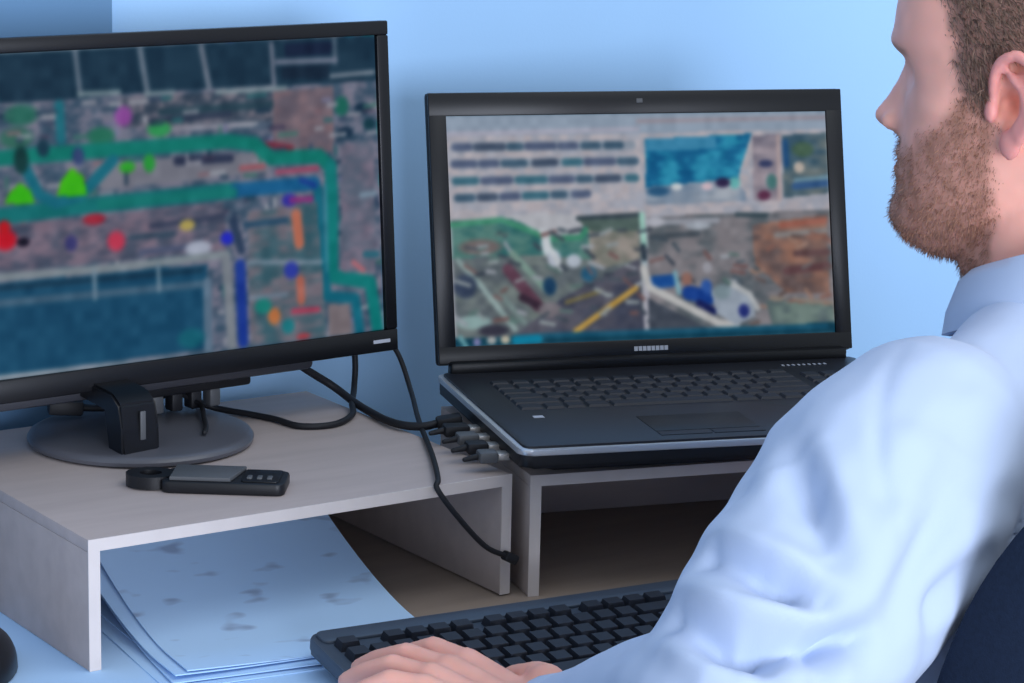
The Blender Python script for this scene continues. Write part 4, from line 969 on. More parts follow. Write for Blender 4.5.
box('neck_trim', (0.005, 0.002, 0.024), (-0.034, -0.0665, 0.032), M_grey, mon, 0.0006)

# ---------------------------------------------------------------- laptop
LTH = -0.323
lap = thing('laptop', 'open black laptop with silver rim showing text and road photographs', 'laptop', (0.3668, -0.0326, H), LTH)
LWB, LDB = 0.4047, 0.278
link('base', bm_mesh('base', prism_bm(rrect(LWB, LDB, 0.010, 5, LWB / 2, LDB / 2), 0.0125, 0.026, 0.003), 40), M_black, lap)
link('underside', bm_mesh('underside', prism_bm(rrect(LWB - 0.05, LDB - 0.05, 0.010, 5, LWB / 2, LDB / 2), 0.004, 0.014, 0.002), 40), M_black, lap)
link('rim', bm_mesh('rim', prism_bm(rrect(LWB + 0.003, LDB + 0.002, 0.011, 5, LWB / 2, LDB / 2), 0.0235, 0.0285, 0.001), 40), M_silver, lap)
link('deck', bm_mesh('deck', prism_bm(rrect(LWB - 0.006, LDB - 0.007, 0.008, 5, LWB / 2, LDB / 2), 0.025, 0.0305, 0.001), 40), M_deck, lap)
for x in (0.05, LWB - 0.05):
    for y in (0.045, LDB - 0.045): link('rubber_foot', bm_mesh('rubber_foot', prism_bm(rrect(0.02, 0.01, 0.004, 4, x, y), 0.0, 0.005)), M_cable, lap)
kk = {}
def key_mesh(w, d, h, tag_):
    k = (round(w, 4), round(d, 4), tag_)
    if k not in kk:
        bm = bmesh.new(); lo = [(-w / 2, -d / 2), (w / 2, -d / 2), (w / 2, d / 2), (-w / 2, d / 2)]; i = min(0.0016, w * 0.1)
        a = [bm.verts.new((x, y, 0)) for x, y in lo]; b = [bm.verts.new((x * (1 - 2 * i / w), y * (1 - 2 * i / d), h)) for x, y in lo]
        bm.faces.new(a[::-1]); bm.faces.new(b)
        for q in range(4): bm.faces.new((a[q], a[(q + 1) % 4], b[(q + 1) % 4], b[q]))
        kk[k] = bm_mesh('key', bm)
    return kk[k]
def key_row(parent, x0, y, z, widths, pitch, d, h, m, tag_):
    x = x0
    for w in widths:
        if w > 0: link('key', key_mesh(w * pitch - 0.0022, d, h, tag_), m, parent, (x + w * pitch / 2, y, z))
        x += abs(w) * pitch
RW = [[1] * 13 + [2], [1.5] + [1] * 12 + [1.5], [1.8] + [1] * 11 + [2.2], [2.3] + [1] * 10 + [2.7], [1.2, 1, 1, 1.2, 6, 1.2, 1.2, 1.1, 1.1]]
pt = 0.0188; ky = 0.205
key_row(lap, 0.033, ky + 0.0165, 0.0303, [1] * 15, pt, 0.011, 0.0022, M_key, 'l')
for r in range(5):
    key_row(lap, 0.033, ky - r * 0.0185, 0.0303, RW[r], pt, 0.0163, 0.0022, M_key, 'l')
    key_row(lap, 0.033 + 15.4 * pt, ky - r * 0.0185, 0.0303, [1] * 3, pt, 0.0163, 0.0022, M_key, 'l')
box('touchpad', (0.092, 0.052, 0.0008), (0.17, 0.058, 0.0306), M_black, lap, 0.0003)
for sx in (-1, 1): box('touchpad_button', (0.045, 0.012, 0.0012), (0.17 + sx * 0.0235, 0.024, 0.0306), M_key, lap, 0.0004)
box('sticker', (0.009, 0.007, 0.0005), (0.042, 0.098, 0.0306), M_mark, lap)
box('hinge_bar', (0.385, 0.014, 0.014), (LWB / 2, LDB - 0.004, 0.033), M_gloss, lap, 0.003)
for k in range(9): box('status_mark', (0.0022, 0.004, 0.0006), (0.322 + k * 0.0052, 0.247, 0.0306), M_mark, lap)
LT = 0.2416; LHH = 0.2478
lm = Matrix.Translation((LWB / 2, LDB, 0.036)) @ Matrix.Rotation(-LT, 4, 'X')
def lid_box(name, size, c, m, bev=0.0, seg=2):
    o = box(name, size, c, m, lap, bev, seg); o.matrix_local = lm; return o
lid_box('lid', (LWB, 0.008, LHH), (0, 0.006, LHH / 2), M_black, 0.003)
bt, bb_, bs = 0.021, 0.0158, (LWB - 0.372) / 2
lid_box('bezel', (LWB - 0.002, 0.005, bt), (0, 0.0, LHH - bt / 2 - 0.001), M_gloss, 0.001); lid_box('bezel', (LWB - 0.002, 0.005, bb_), (0, 0, bb_ / 2 + 0.001), M_gloss, 0.001)
for sx in (-1, 1): lid_box('bezel', (bs, 0.005, LHH - bt - bb_), (sx * (LWB / 2 - bs / 2 - 0.001), 0, bb_ + (LHH - bt - bb_) / 2), M_gloss, 0.001)
so = link('screen', screen_mesh('screen', LAPTOP_PICTURE, 0.372, 0.211, 170, 0.76), M_screen, lap); so.matrix_local = lm @ Matrix.Translation((0, -0.0005, bb_))
for k in range(8): lid_box('maker_mark', (0.0034, 0.0006, 0.0042), (-0.014 + k * 0.0042, -0.0028, 0.0085), M_mark)
lid_box('webcam', (0.006, 0.0008, 0.004), (0, -0.0028, LHH - 0.010), M_grey, 0.0003)
# plugs in the left side of the laptop
ca, sa = math.cos(LTH), math.sin(LTH)
def lpt(u, v, z): return (0.3668 + u * ca - v * sa, -0.0326 + u * sa + v * ca, H + z)
for k, (v, ln, lb) in enumerate(((0.045, 0.016, 'nearest'), (0.075, 0.018, 'second nearest'), (0.105, 0.018, 'third nearest'), (0.135, 0.022, 'farthest'))):
    q = thing('usb_plug', 'small black plug in the laptop side, %s to its front corner' % lb, 'plug', lpt(0, v, 0.009), LTH, 'plugs along the laptop side')
    box('shell', (0.010, 0.012, 0.0055), (-0.004, 0, 0.004), M_plugmetal, q, 0.0004)
    box('grip', (ln, 0.0155, 0.0095), (-0.009 - ln / 2, 0, 0.004), M_cable if k % 2 else M_grey, q, 0.002)
    tube('strain_relief', [(-0.009 - ln, 0, 0.004), (-0.02 - ln, 0, 0.002)], [0.003, 0.002], M_cable, q, 8, 2)

# ---------------------------------------------------------------- cables
def cable(label, pts, r, plug0=None, plug1=None):
    c = thing('cable', label, 'cable', pts[0]); b = Vector(pts[0])
    P = [Vector(p) - b for p in pts]; tube('cord', P, r, M_cable, c)
    for e, k in ((plug0, (0, 1)), (plug1, (-1, -2))):
        if e:
            d = (P[k[0]] - P[k[1]]).normalized(); bm = box_bm((e[0], e[1], e[2]), (e[0] / 2 - 0.004, 0, 0), min(e) * 0.2)
            o = link('plug', bm_mesh('plug', bm, 40), M_cable, c, P[k[0]], d.to_track_quat('X', 'Z').to_euler())
    return c
z = H + 0.004
cable('thin black cable hanging from the monitor over the shelf front to the right panel', [(0.418, 0.285, 0.175), (0.436, 0.27, 0.147), (0.436, 0.245, 0.115), (0.40, 0.175, z), (0.3465, 0.0697, z), (0.310, 0.004, z), (0.3016, -0.008, 0.1032), (0.318, -0.012, 0.0797), (0.346, -0.012, 0.0501), (0.370, -0.010, 0.037)], 0.0023, None, (0.014, 0.008, 0.008))
cable('thick black cable running from behind the monitor to the laptop side', [(0.32, 0.285, 0.165), (0.3403, 0.28, 0.1432), (0.3716, 0.275, 0.1213), (0.3807, 0.2426, H + 0.005), (0.374, 0.178, H + 0.005), (0.385, 0.150, H + 0.006), (0.402, 0.142, H + 0.009)], 0.0036, None, (0.022, 0.016, 0.010))
cable('black cable looping over the shelf top right of the round stand', [(0.235, 0.295, 0.125), (0.262, 0.30, H + 0.006), (0.285, 0.27, H + 0.003), (0.295, 0.244, H + 0.003), (0.302, 0.212, H + 0.003), (0.330, 0.203, H + 0.003), (0.360, 0.222, H + 0.004), (0.378, 0.252, H + 0.006), (0.394, 0.275, 0.1186), (0.399, 0.283, 0.146), (0.394, 0.29, 0.185)], 0.0028)
cable('short black lead with a thick plug lying left behind the stand neck', [(0.136, 0.305, H + 0.0195), (0.155, 0.299, H + 0.018), (0.185, 0.296, H + 0.019), (0.22, 0.292, H + 0.026)], 0.003, (0.030, 0.014, 0.013))
cable('thin black lead dropping across the right half of the round stand', [(0.226, 0.287, 0.128), (0.234, 0.268, H + 0.018), (0.220, 0.235, H + 0.0165), (0.207, 0.206, H + 0.0155), (0.198, 0.192, H + 0.0145)], 0.0022)

# ---------------------------------------------------------------- handset on the shelf
hs = thing('handset', 'small flat black handset with a hole at its rounded end lying on the shelf', 'handset', (0.145, 0.0845, H), math.atan2(-0.076, 0.1035))
def ring_prism(ro, ri, z0, z1, cx, n=20):
    bm = bmesh.new(); V = []
    for r, z_ in ((ro, z0), (ro, z1), (ri, z1), (ri, z0)): V.append([bm.verts.new((cx + r * math.cos(2 * math.pi * k / n), r * 0.85 * math.sin(2 * math.pi * k / n), z_)) for k in range(n)])
    for i in range(4):
        for k in range(n): bm.faces.new((V[i][k], V[i][(k + 1) % n], V[(i + 1) % 4][(k + 1) % n], V[(i + 1) % 4][k]))
    return bm
link('loop_end', bm_mesh('loop_end', ring_prism(0.020, 0.009, 0.001, 0.011, -0.046), 40), M_black, hs)
link('body', bm_mesh('body', prism_bm(rrect(0.098, 0.044, 0.007, 4, 0.014, 0), 0.0, 0.010, 0.002), 40), M_black, hs)
link('cover', bm_mesh('cover', prism_bm([(-0.028, -0.019), (0.020, -0.019), (0.028, 0.019), (-0.028, 0.019)], 0.010, 0.0135, 0.001), 40), M_grey, hs)
link('screen_glass', bm_mesh('screen_glass', prism_bm(rrect(0.030, 0.036, 0.003, 3, 0.043, 0), 0.0098, 0.0112, 0.0004), 40), M_gloss, hs)
for k in range(3): box('button', (0.004, 0.008, 0.002), (0.034 + k * 0.008, -0.008, 0.0116), M_grey, hs, 0.0005)

# ---------------------------------------------------------------- mouse at the left edge
ms = thing('computer_mouse', 'rounded black computer mouse on the pale sheet left of the shelf', 'mouse', (-0.071, 0.047, 0.0018), -0.45)
bm = bmesh.new(); bmesh.ops.create_uvsphere(bm, u_segments=28, v_segments=18, radius=1.0)
for v in bm.verts:
    x, y, zz = v.co; v.co = (0.032 * math.copysign(abs(x) ** 0.85, x), 0.054 * y, 0.034 * max(zz, -0.02) * (1 - 0.15 * y) + 0.001)
link('shell', bm_mesh('shell', bm, 50), M_gloss, ms)
bm = bmesh.new(); bmesh.ops.create_cone(bm, cap_ends=True, segments=20, radius1=0.008, radius2=0.008, depth=0.006)
link('wheel', bm_mesh('wheel', bm, 40), M_grey, ms, (0, 0.028, 0.026), (0, math.pi / 2, 0))

# ---------------------------------------------------------------- keyboard
KA = -0.107
kbx = thing('keyboard', 'black full-size keyboard on the desk under the left hand', 'keyboard', (0.1419, -0.0751, 0.0012), KA)
KW, KD = 0.445, 0.152; tilt = -0.105
kt = Matrix.Translation((0, 0, 0.026)) @ Matrix.Rotation(-tilt, 4, 'X')      # hinge along the back edge: body goes towards -y and down
def kpart(name, me, m, off=(0, 0, 0)):
    o = link(name, me, m, kbx); o.matrix_local = kt @ Matrix.Translation(off); return o
kpart('body', bm_mesh('body', prism_bm(rrect(KW, KD, 0.012, 5, KW / 2, -KD / 2), -0.010, 0.002, 0.003), 40), M_kb)
kpart('top_bar', bm_mesh('top_bar', prism_bm(rrect(KW - 0.01, 0.020, 0.006, 4, KW / 2, -0.014), 0.001, 0.0045, 0.0015), 40), M_kb)
for x in (0.05, KW - 0.05): kpart('foot', bm_mesh('foot', box_bm((0.03, 0.008, 0.016), (x, -0.02, -0.017), 0.002), 40), M_cable)
for k in range(3): kpart('indicator', bm_mesh('indicator', box_bm((0.004, 0.002, 0.0008), (KW - 0.075 + 0.02 * k, -0.014, 0.0047))), M_mark)
def krow(x0, y, widths, d):
    x = x0
    for w in widths:
        if w > 0:
            kpart('key', key_mesh(w * 0.019 - 0.0024, d, 0.0075, 'k'), M_key, (x + w * 0.0095, y, 0.0015))
        x += abs(w) * 0.019
krow(0.010, -0.034, [1, -1, 1, 1, 1, 1, -0.5, 1, 1, 1, 1, -0.5, 1, 1, 1, 1], 0.0135)
for r in range(5):
    y = -0.054 - r * 0.0187
    krow(0.010, y, [1.25, 1.25, 1.25, 6.25, 1.25, 1.25, 1.25, 1.25] if r == 4 else RW[r], 0.0165)
    krow(0.010 + 15.3 * 0.019, y, ([1, 1, 1], [1, 1, 1], [], [-1, 1, -1], [1, 1, 1])[r], 0.0165)
    krow(0.010 + 18.6 * 0.019, y, ([1] * 4, [1] * 4, [1] * 4, [1] * 4, [2, 1, 1])[r], 0.0165)

# ---------------------------------------------------------------- office chair
ch = thing('office_chair', 'dark navy fabric office chair behind the seated man', 'chair', (0.54, -0.50, FLOOR))
SEAT = 0.455
bm = prism_bm([(0.24 * math.copysign(abs(math.cos(a)) ** 0.55, math.cos(a)), 0.235 * math.copysign(abs(math.sin(a)) ** 0.55, math.sin(a))) for a in np.linspace(0, 2 * math.pi, 48, endpoint=False)], SEAT - 0.075, SEAT - 0.005, 0.022, 4)
link('seat', bm_mesh('seat', bm, 50), M_chair, ch, (0, 0.02, 0))
BH, BW = 0.50, 0.245
bm = bmesh.new(); nu, nv = 24, 24; fr = []; 
for s in (0, 1):
    rows = []
    for j in range(nv + 1):
        row = []; v = -1 + 2 * j / nv
        for i in range(nu + 1):
            u = -1 + 2 * i / nu
            k = 1 / max(1e-6, (abs(u) ** 3 + abs(v) ** 3) ** (1 / 3)) * max(abs(u), abs(v)) if (u or v) else 1   # square to superellipse
            uu, vv = u * k, v * k; rim = max(abs(u), abs(v)); th = 0.030 * math.sqrt(max(0, 1 - rim ** 4)) + 0.004
            x = BW * uu * (1 - 0.12 * max(0, vv)); zc = BH / 2 * vv; yc = -0.0 + 1.35 * x * x - 0.03 * (zc / 0.25) ** 2
            row.append(bm.verts.new((x, yc + (th if s else -th), zc)))
        rows.append(row)
    fr.append(rows)
for s in (0, 1):
    for j in range(nv):
        for i in range(nu): bm.faces.new((fr[s][j][i], fr[s][j][i + 1], fr[s][j + 1][i + 1], fr[s][j + 1][i]))
loop = [(0, i) for i in range(nu)] + [(j, nu) for j in range(nv)] + [(nv, i) for i in range(nu, 0, -1)] + [(j, 0) for j in range(nv, 0, -1)]
for a, b in zip(loop, loop[1:] + loop[:1]): bm.faces.new((fr[0][a[0]][a[1]], fr[0][b[0]][b[1]], fr[1][b[0]][b[1]], fr[1][a[0]][a[1]]))
link('backrest', bm_mesh('backrest', bm, 60), M_chair, ch, (0, -0.158, SEAT + 0.345), (0.02, 0, 0.0))
tube('back_support', [(0, -0.08, SEAT - 0.10), (0, -0.20, SEAT - 0.10), (0, -0.285, SEAT - 0.03), (0, -0.235, SEAT + 0.20), (0, -0.205, SEAT + 0.34)], 0.016, M_black, ch, 12)
box('seat_plate', (0.22, 0.26, 0.03), (0, 0, SEAT - 0.092), M_black, ch, 0.006)
tube('gas_column', [(0, 0, 0.10), (0, 0, 0.24), (0, 0, SEAT - 0.10)], [0.026, 0.026, 0.018], M_black, ch, 16, 4)
for k in range(5):
    a = k * 2 * math.pi / 5 + 0.3; c, s = math.cos(a), math.sin(a)
    tube('base_arm', [(0, 0, 0.105), (0.14 * c, 0.14 * s, 0.095), (0.27 * c, 0.27 * s, 0.068)], [0.024, 0.019, 0.013], M_black, ch, 10, 4)
    bm = bmesh.new(); bmesh.ops.create_cone(bm, cap_ends=True, segments=24, radius1=0.028, radius2=0.028, depth=0.036); bmesh.ops.bevel(bm, geom=[e for e in bm.edges if e.calc_face_angle(0) > 1], offset=0.005, segments=2, affect='EDGES')
    link('caster', bm_mesh('caster', bm, 40), M_black, ch, (0.275 * c, 0.275 * s, 0.028), (0, math.pi / 2, a + math.pi / 2))

# ---------------------------------------------------------------- the man
man = thing('person', 'seated man in a white long-sleeved shirt with ginger beard facing the monitor', 'person', (0.54, -0.50, FLOOR))
MB = Vector((0.54, -0.50, FLOOR))
HO = Vector((0.550, -0.393, 0.446)); HY = math.radians(28)        # head origin (between the ears) and turn to the left
HF = Vector((-math.sin(HY), math.cos(HY), 0)); HL = Vector((-math.cos(HY), -math.sin(HY), 0)); HU = Vector((0, 0, 1))
HP = math.radians(0)                                               # nod
HF, HU = HF * math.cos(HP) - HU * math.sin(HP), HU * math.cos(HP) + HF * math.sin(HP)
def hp(f, l, u): return HO + HF * f + HL * l + HU * u
TU = [.128, .125, .115, .10, .08, .06, .04, .025, .01, -.01, -.03, -.045, -.06, -.075, -.088, -.10, -.108]
TF = [.016, .038, .068, .088, .099, .103, .1025, .096, .092, .0915, .0935, .096, .0955, .0965, .099, .096, .084]
TB = [-.02, -.05, -.08, -.095, -.103, -.105, -.104, -.102, -.099, -.095, -.088, -.078, -.055, -.03, -.005, .018, .035]
TW = [.012, .035, .052, .064, .072, .0755, .0765, .0755, .0735, .0715, .069, .0665, .0635, .058, .050, .040, .027]
TC = [0, 0, 0, 0, 0, .005, .005, .005, .005, .005, .008, .012, .02, .03, .04, .05, .055]
def tab(u, T): return float(np.interp(u, TU[::-1], T[::-1]))
NU_ = [.032, .022, .012, .002, -.008, -.015, -.020, -.025, -.030, -.036]; NP_ = [0, .0025, .009, .015, .0215, .0270, .0280, .0235, .010, 0]; NW_ = [.008, .008, .008, .0095, .011, .013, .0145, .0155, .014, .012]
def nose(u): return float(np.interp(u, NU_[::-1], NP_[::-1])), float(np.interp(u, NU_[::-1], NW_[::-1]))
def smooth_tab(u, T): return sum(tab(u + d, T) for d in (-.008, -.004, 0, .004, .008)) / 5
bm = bmesh.new(); rings = []; nth = 128; us = np.linspace(.128, -.108, 110)
for u in us:
    ff, bk, wd, fc = (smooth_tab(u, T) for T in (TF, TB, TW, TC)); npz, nw = nose(u); ring = []
    for k in range(nth):
        a = 2 * math.pi * k / nth - math.pi; c, s = math.cos(a), math.sin(a); e = 2.25 if c > 0 else 2.1
        L = wd * math.copysign(abs(s) ** (2 / e), s); F = fc + (ff - fc if c > 0 else fc - bk) * math.copysign(abs(c) ** (2 / e), c)
        if c > 0:
            g = lambda x, m_, w: math.exp(-((x - m_) / w) ** 2)
            F += npz * g(L, 0, nw) * 1.0
            F += (0.006 * g(u, -.0425, .0045) + 0.0065 * g(u, -.0555, .0045) - 0.003 * g(u, -.049, .002)) * g(L, 0, .020)
            F += 0.005 * g(u, -.086, .012) * g(L, 0, .02)
            F -= 0.011 * g(u, .017, .010) * g(abs(L), .031, .014)
            F += 0.0045 * g(u, .037, .008) * g(abs(L), .024, .022)
            L *= 1 + 0.05 * g(u, -.004, .014) * g(F, .06, .025)
        L -= math.copysign(.016 * math.exp(-((F + .002) / .0065) ** 2 - ((u - .004) / .008) ** 2), L)       # ear canal
        ring.append(bm.verts.new(hp(F, L, u)))
    rings.append(ring)
for i in range(len(rings) - 1):
    for k in range(nth): bm.faces.new((rings[i][k], rings[i][(k + 1) % nth], rings[i + 1][(k + 1) % nth], rings[i + 1][k]))
bm.faces.new(rings[0]); bm.faces.new(rings[-1][::-1])
HR = Matrix((HF, HL, HU)).transposed()
for s in (-1, 1):
    ellipsoid_into(bm, hp(.1005, s * .0125, -.0215), (.010, .0062, .0068), HR)                    # nostril wings
    def ep(f, l, u): return hp(f, s * l, u)
    # ear: plate, helix rim, antihelix, lobe, tragus
    R = (Matrix.Rotation(0, 3, 'Z')); er = HR @ Matrix.Rotation(s * math.radians(-24), 3, 'Z')
    ellipsoid_into(bm, ep(-.019, .0815, .010), (.010, .0034, .026), er)
    hx = [(.008, .073, .006), (.008, .0785, .018), (.004, .083, .031), (-.006, .087, .0385), (-.018, .0905, .036), (-.0265, .092, .025), (-.0275, .091, .010), (-.022, .088, -.006), (-.014, .084, -.018)]
    P = spline([ep(*q) for q in hx], 5); tube_into(bm, P, np.interp(np.linspace(0, 1, len(P)), [0, .3, .6, 1], [.0038, .0044, .0046, .0040]).tolist(), 10)
    P = spline([ep(*q) for q in [(-.006, .083, .024), (-.0155, .085, .014), (-.017, .0845, .000), (-.010, .0825, -.011)]], 4); tube_into(bm, P, .0040, 10)
    ellipsoid_into(bm, ep(-.006, .0785, -.022), (.0095, .0048, .0115), er)
    ellipsoid_into(bm, ep(.009, .0765, -.001), (.0055, .0045, .0085), er)
# neck, under-chin, then a slim body that the clothes cover
NB = Vector((0.556, -0.452, 0.262))
loft_into(bm, [(tuple(HO + HF * -.022 + HU * -.02), .052, .058), (tuple(HO + HF * -.024 + HU * -.07), .056, .062), (tuple(HO * .4 + NB * .6 + Vector((0, 0, -.03))), .058, .063), (tuple(NB + Vector((0, .006, 0))), .060, .060), (tuple(NB + Vector((0, .006, -.05))), .062, .058)], 36, 2.1, (tuple(HL), tuple(HF)))
ellipsoid_into(bm, hp(.042, 0, -.090), (.046, .042, .026), HR @ Matrix.Rotation(0.30, 3, 'Y'))
ellipsoid_into(bm, hp(.010, 0, -.108), (.040, .046, .040), HR)
loft_into(bm, [((.54, -.50, -.26), .15, .10), ((.54, -.50, -.12), .13, .09), ((.545, -.485, .05), .14, .095), ((.55, -.475, .17), .15, .09), ((.555, -.455, .225), .11, .06)], 32)
SHL, ELL, WRL = Vector((.374, -.478, .232)), Vector((.158, -.552, .108)), Vector((.192, -.318, .024))
SHR, ELR, WRR = Vector((.725, -.445, .236)), Vector((.83, -.42, -.01)), Vector((.66, -.262, .042))
def lerp(a, b, t): return a + (b - a) * t
def arm_skin(S, E_, W):
    tube_into(bm, [S, lerp(S, E_, .5), E_], [.046, .040, .028], 16); tube_into(bm, [E_, lerp(E_, W, .3), lerp(E_, W, .8), W], [.028, .032, .027, .024], 16)
    tube_into(bm, [Vector((.55, -.465, .20)), S], [.06, .05], 16)
arm_skin(SHL, ELL, WRL); arm_skin(SHR, ELR, WRR)
def hand(W, ang, side, zt):
    h = Vector((-math.sin(ang), math.cos(ang), 0)); r = Vector((math.cos(ang), math.sin(ang), 0)) * side      # r: thumb side
    def q(a, b, z_): return Vector((W.x, W.y, 0)) + h * a + r * b + Vector((0, 0, z_))
    for (b0, b1, ra) in ((.022, .028, .0125), (.007, .007, .0135), (-.008, -.014, .0130), (-.018, -.033, .0115)):     # palm
        tube_into(bm, [W + r * b0 * .5, q(.045, (b0 + b1) / 2, W.z + .006), q(.088 if b1 > -.02 else .08, b1, zt + .024)], [.018, ra + .001, ra - .001], 12)
    for (b, a0, b2, ln, ra) in ((.028, .090, .036, .068, .0088), (.007, .093, .009, .076, .0090), (-.014, .089, -.019, .070, .0086), (-.033, .080, -.047, .055, .0076)):
        tube_into(bm, [q(a0, b, zt + .024), q(a0 + ln * .45, b + (b2 - b) * .5, zt + .027), q(a0 + ln * .80, b + (b2 - b) * .85, zt + .016), q(a0 + ln, b2, zt + .0075)], [ra + .0015, ra + .0002, ra - .0004, ra - .0016], 12)
    tube_into(bm, [q(.012, .018, W.z - .002), q(.026, .038, zt + .022), q(.043, .052, zt + .017), q(.066, .056, zt + .010)], [.017, .0145, .0115, .0095], 12)
hand(WRL, 0.36, 1, 0.019); hand(WRR, 0.30, -1, 0.026)
for sx, kx in ((-1, .40), (1, .68)):                                                     # legs
    hip = Vector((.54 + sx * .085, -.49, -.20)); kn = Vector((kx, -.06, -.215)); an = Vector((kx, .00, -.645))
    tube_into(bm, [hip, kn], [.062, .048], 14); tube_into(bm, [kn, lerp(kn, an, .35), an], [.046, .048, .034], 14); tube_into(bm, [an, an + Vector((0, .11, -.05))], [.03, .022], 12)
body_me = remesh(bm, 0.0027, 3, 'body')
co = get_co(body_me); rel = co - np.array(HO); hf, hl, hu = rel @ np.array(HF), rel @ np.array(HL), rel @ np.array(HU)
ishead = (hu > -.20) & (np.abs(hf) < .16) & (np.abs(hl) < .13)
wid = np.interp(hu, TU[::-1], TW[::-1])
ear = (np.abs(hl) > wid * np.sqrt(np.clip(1 - (hf / .1) ** 2, 0, 1)) + .0030) & (hf < .020) & (hf > -.05) & (np.abs(hu - .008) < .045)
n1 = vnoise(co, 90); n2 = vnoise(co, 260)
skin = np.array(lin((246, 179, 160)))[None] * (0.92 + 0.16 * n1[:, None])
red = np.array(lin((228, 146, 142)))[None]
w = (ear & ishead).astype(float)[:, None] * .7; skin = skin * (1 - w) + red * w
lipm = (sm(.022 - np.abs(hl), 0, .004) * sm(hf, .085, .092) * sm(.0085 - np.abs(hu + .049), 0, .003) * ishead)[:, None]; skin = skin * (1 - lipm * .6) + np.array(lin((176, 110, 110)))[None] * lipm * .6
brow = (sm(.0045 - np.abs(hu - .034 + .10 * (np.abs(hl) - .03) * (np.abs(hl) > .03)), 0, .003) * sm(np.abs(hl), .012, .017) * (1 - sm(np.abs(hl), .046, .054)) * sm(hf, .05, .06) * ishead)[:, None]
skin = skin * (1 - brow * .6) + np.array(lin((130, 96, 80)))[None] * brow * .6
set_color(body_me, 'tone', skin)
body = link('body', body_me, M_skin, man, tuple(-MB))
nrm = get_no(body_me)
jag = (n1 - .5) * .010 + (n2 - .5) * .006
Fh = np.interp(hu, [-.03, 0, .03, .065, .085, .10, .13], [.030, .036, .042, .050, .066, .094, .12])
hair_m = sm(Fh + jag - hf, -.004, .012) * np.maximum.reduce([sm(hu + jag, .028, .040) * (hf > -.05), sm(hu + jag, .000, .012) * sm(hf, .010, .016), sm(-hf, .030, .036) * sm(hu, -.062, -.04)])
hair_m = np.maximum(hair_m, sm(hu, .098, .108)) * ishead * (~ear)
cheek = np.interp(hf, [.0, .03, .05, .075, .10], [.03, .012, -.014, -.030, -.034])
beard_m = sm(cheek + jag * .8 - hu, -.006, .012) * sm(hf + jag, .002, .016) * sm(hu, -.150, -.125) * sm(hf - (-.10 - hu) * .9, -.006, .012)
stache = sm(.034 - np.abs(hl), 0, .006) * sm(hu, -.046, -.042) * (1 - sm(hu, -.033, -.029)) * sm(hf, .078, .085)
beard_m = np.maximum(beard_m * (1 - sm(.020 - np.abs(hl), 0, .004) * (hu > -.062) * (hf > .085)), stache) * ishead * (~ear)
tone = skin.copy()
b_ = beard_m[:, None] * (.42 + .5 * vnoise(co, 140)[:, None]); tone = tone * (1 - b_) + np.array(lin((156, 110, 90)))[None] * b_
h_ = hair_m[:, None] * .8; tone = tone * (1 - h_) + np.array(lin((110, 88, 80)))[None] * h_
body_me.color_attributes.remove(body_me.color_attributes['tone']); set_color(body_me, 'tone', tone)
def strands(name, mask, count, length, width, down, c0, c1, seed):
    rs = np.random.RandomState(seed); w = mask * (np.abs(hl) >= 0); ids = rs.choice(len(co), count, p=w / w.sum())
    p0 = co[ids] + rs.randn(count, 3) * .0008; n_ = nrm[ids]
    d = n_ * (.45 + .35 * rs.rand(count, 1)) + np.array(down)[None] + rs.randn(count, 3) * .22; d /= np.linalg.norm(d, axis=1)[:, None]
    t = np.cross(d, n_ + rs.randn(count, 3) * .3); t /= np.linalg.norm(t, axis=1)[:, None] + 1e-9
    L = length * (.5 + .6 * rs.rand(count, 1)) * (.45 + .55 * mask[ids][:, None]); a = p0 - n_ * .0006
    mid = a + d * L * .55 + n_ * L * .05; tip = a + d * L + np.array([0, 0, -1.])[None] * L * .08
    V = np.stack([a - t * width, a + t * width, mid + t * width * .8, mid - t * width * .8, tip], 1).reshape(-1, 3)
    k = np.arange(count) * 5; F = [(i, i + 1, i + 2, i + 3) for i in k] + [(i + 3, i + 2, i + 4) for i in k]
    me = bpy.data.meshes.new(name); me.from_pydata(V.tolist(), [], F)
    m_ = rs.rand(count, 1); col = np.array(lin(c0))[None] * (1 - m_) + np.array(lin(c1))[None] * m_
    set_color(me, 'tone', np.repeat(col, 5, 0)); return tag(link(name, me, M_hair, man, tuple(-MB)), kind='stuff')
strands('hair', hair_m, 26000, .013, .00030, tuple(HF * -.55 - HU * .45), (96, 78, 72), (150, 122, 104), 3)
strands('beard', beard_m, 13000, .0046, .00019, tuple(HF * .05 - HU * .75), (122, 84, 70), (176, 130, 104), 5)
for s in (-1, 1):
    bm = bmesh.new(); bmesh.ops.create_uvsphere(bm, u_segments=20, v_segments=14, radius=.0118); e = link('eye', bm_mesh('eye', bm, 60), M_eye, man, tuple(hp(.0672, s * .0315, .017) - MB))
    bm = bmesh.new(); bmesh.ops.create_uvsphere(bm, u_segments=16, v_segments=10, radius=.0062); link('iris', bm_mesh('iris', bm, 60), M_lid, e, tuple(HF * .0064))
    tube('eyelash', [hp(.0815, s * .018, .019) - MB, hp(.0825, s * .026, .0225) - MB, hp(.0800, s * .036, .0225) - MB, hp(.0735, s * .046, .0175) - MB], [.0006, .0014, .0015, .0007], M_shoe, man, 8)

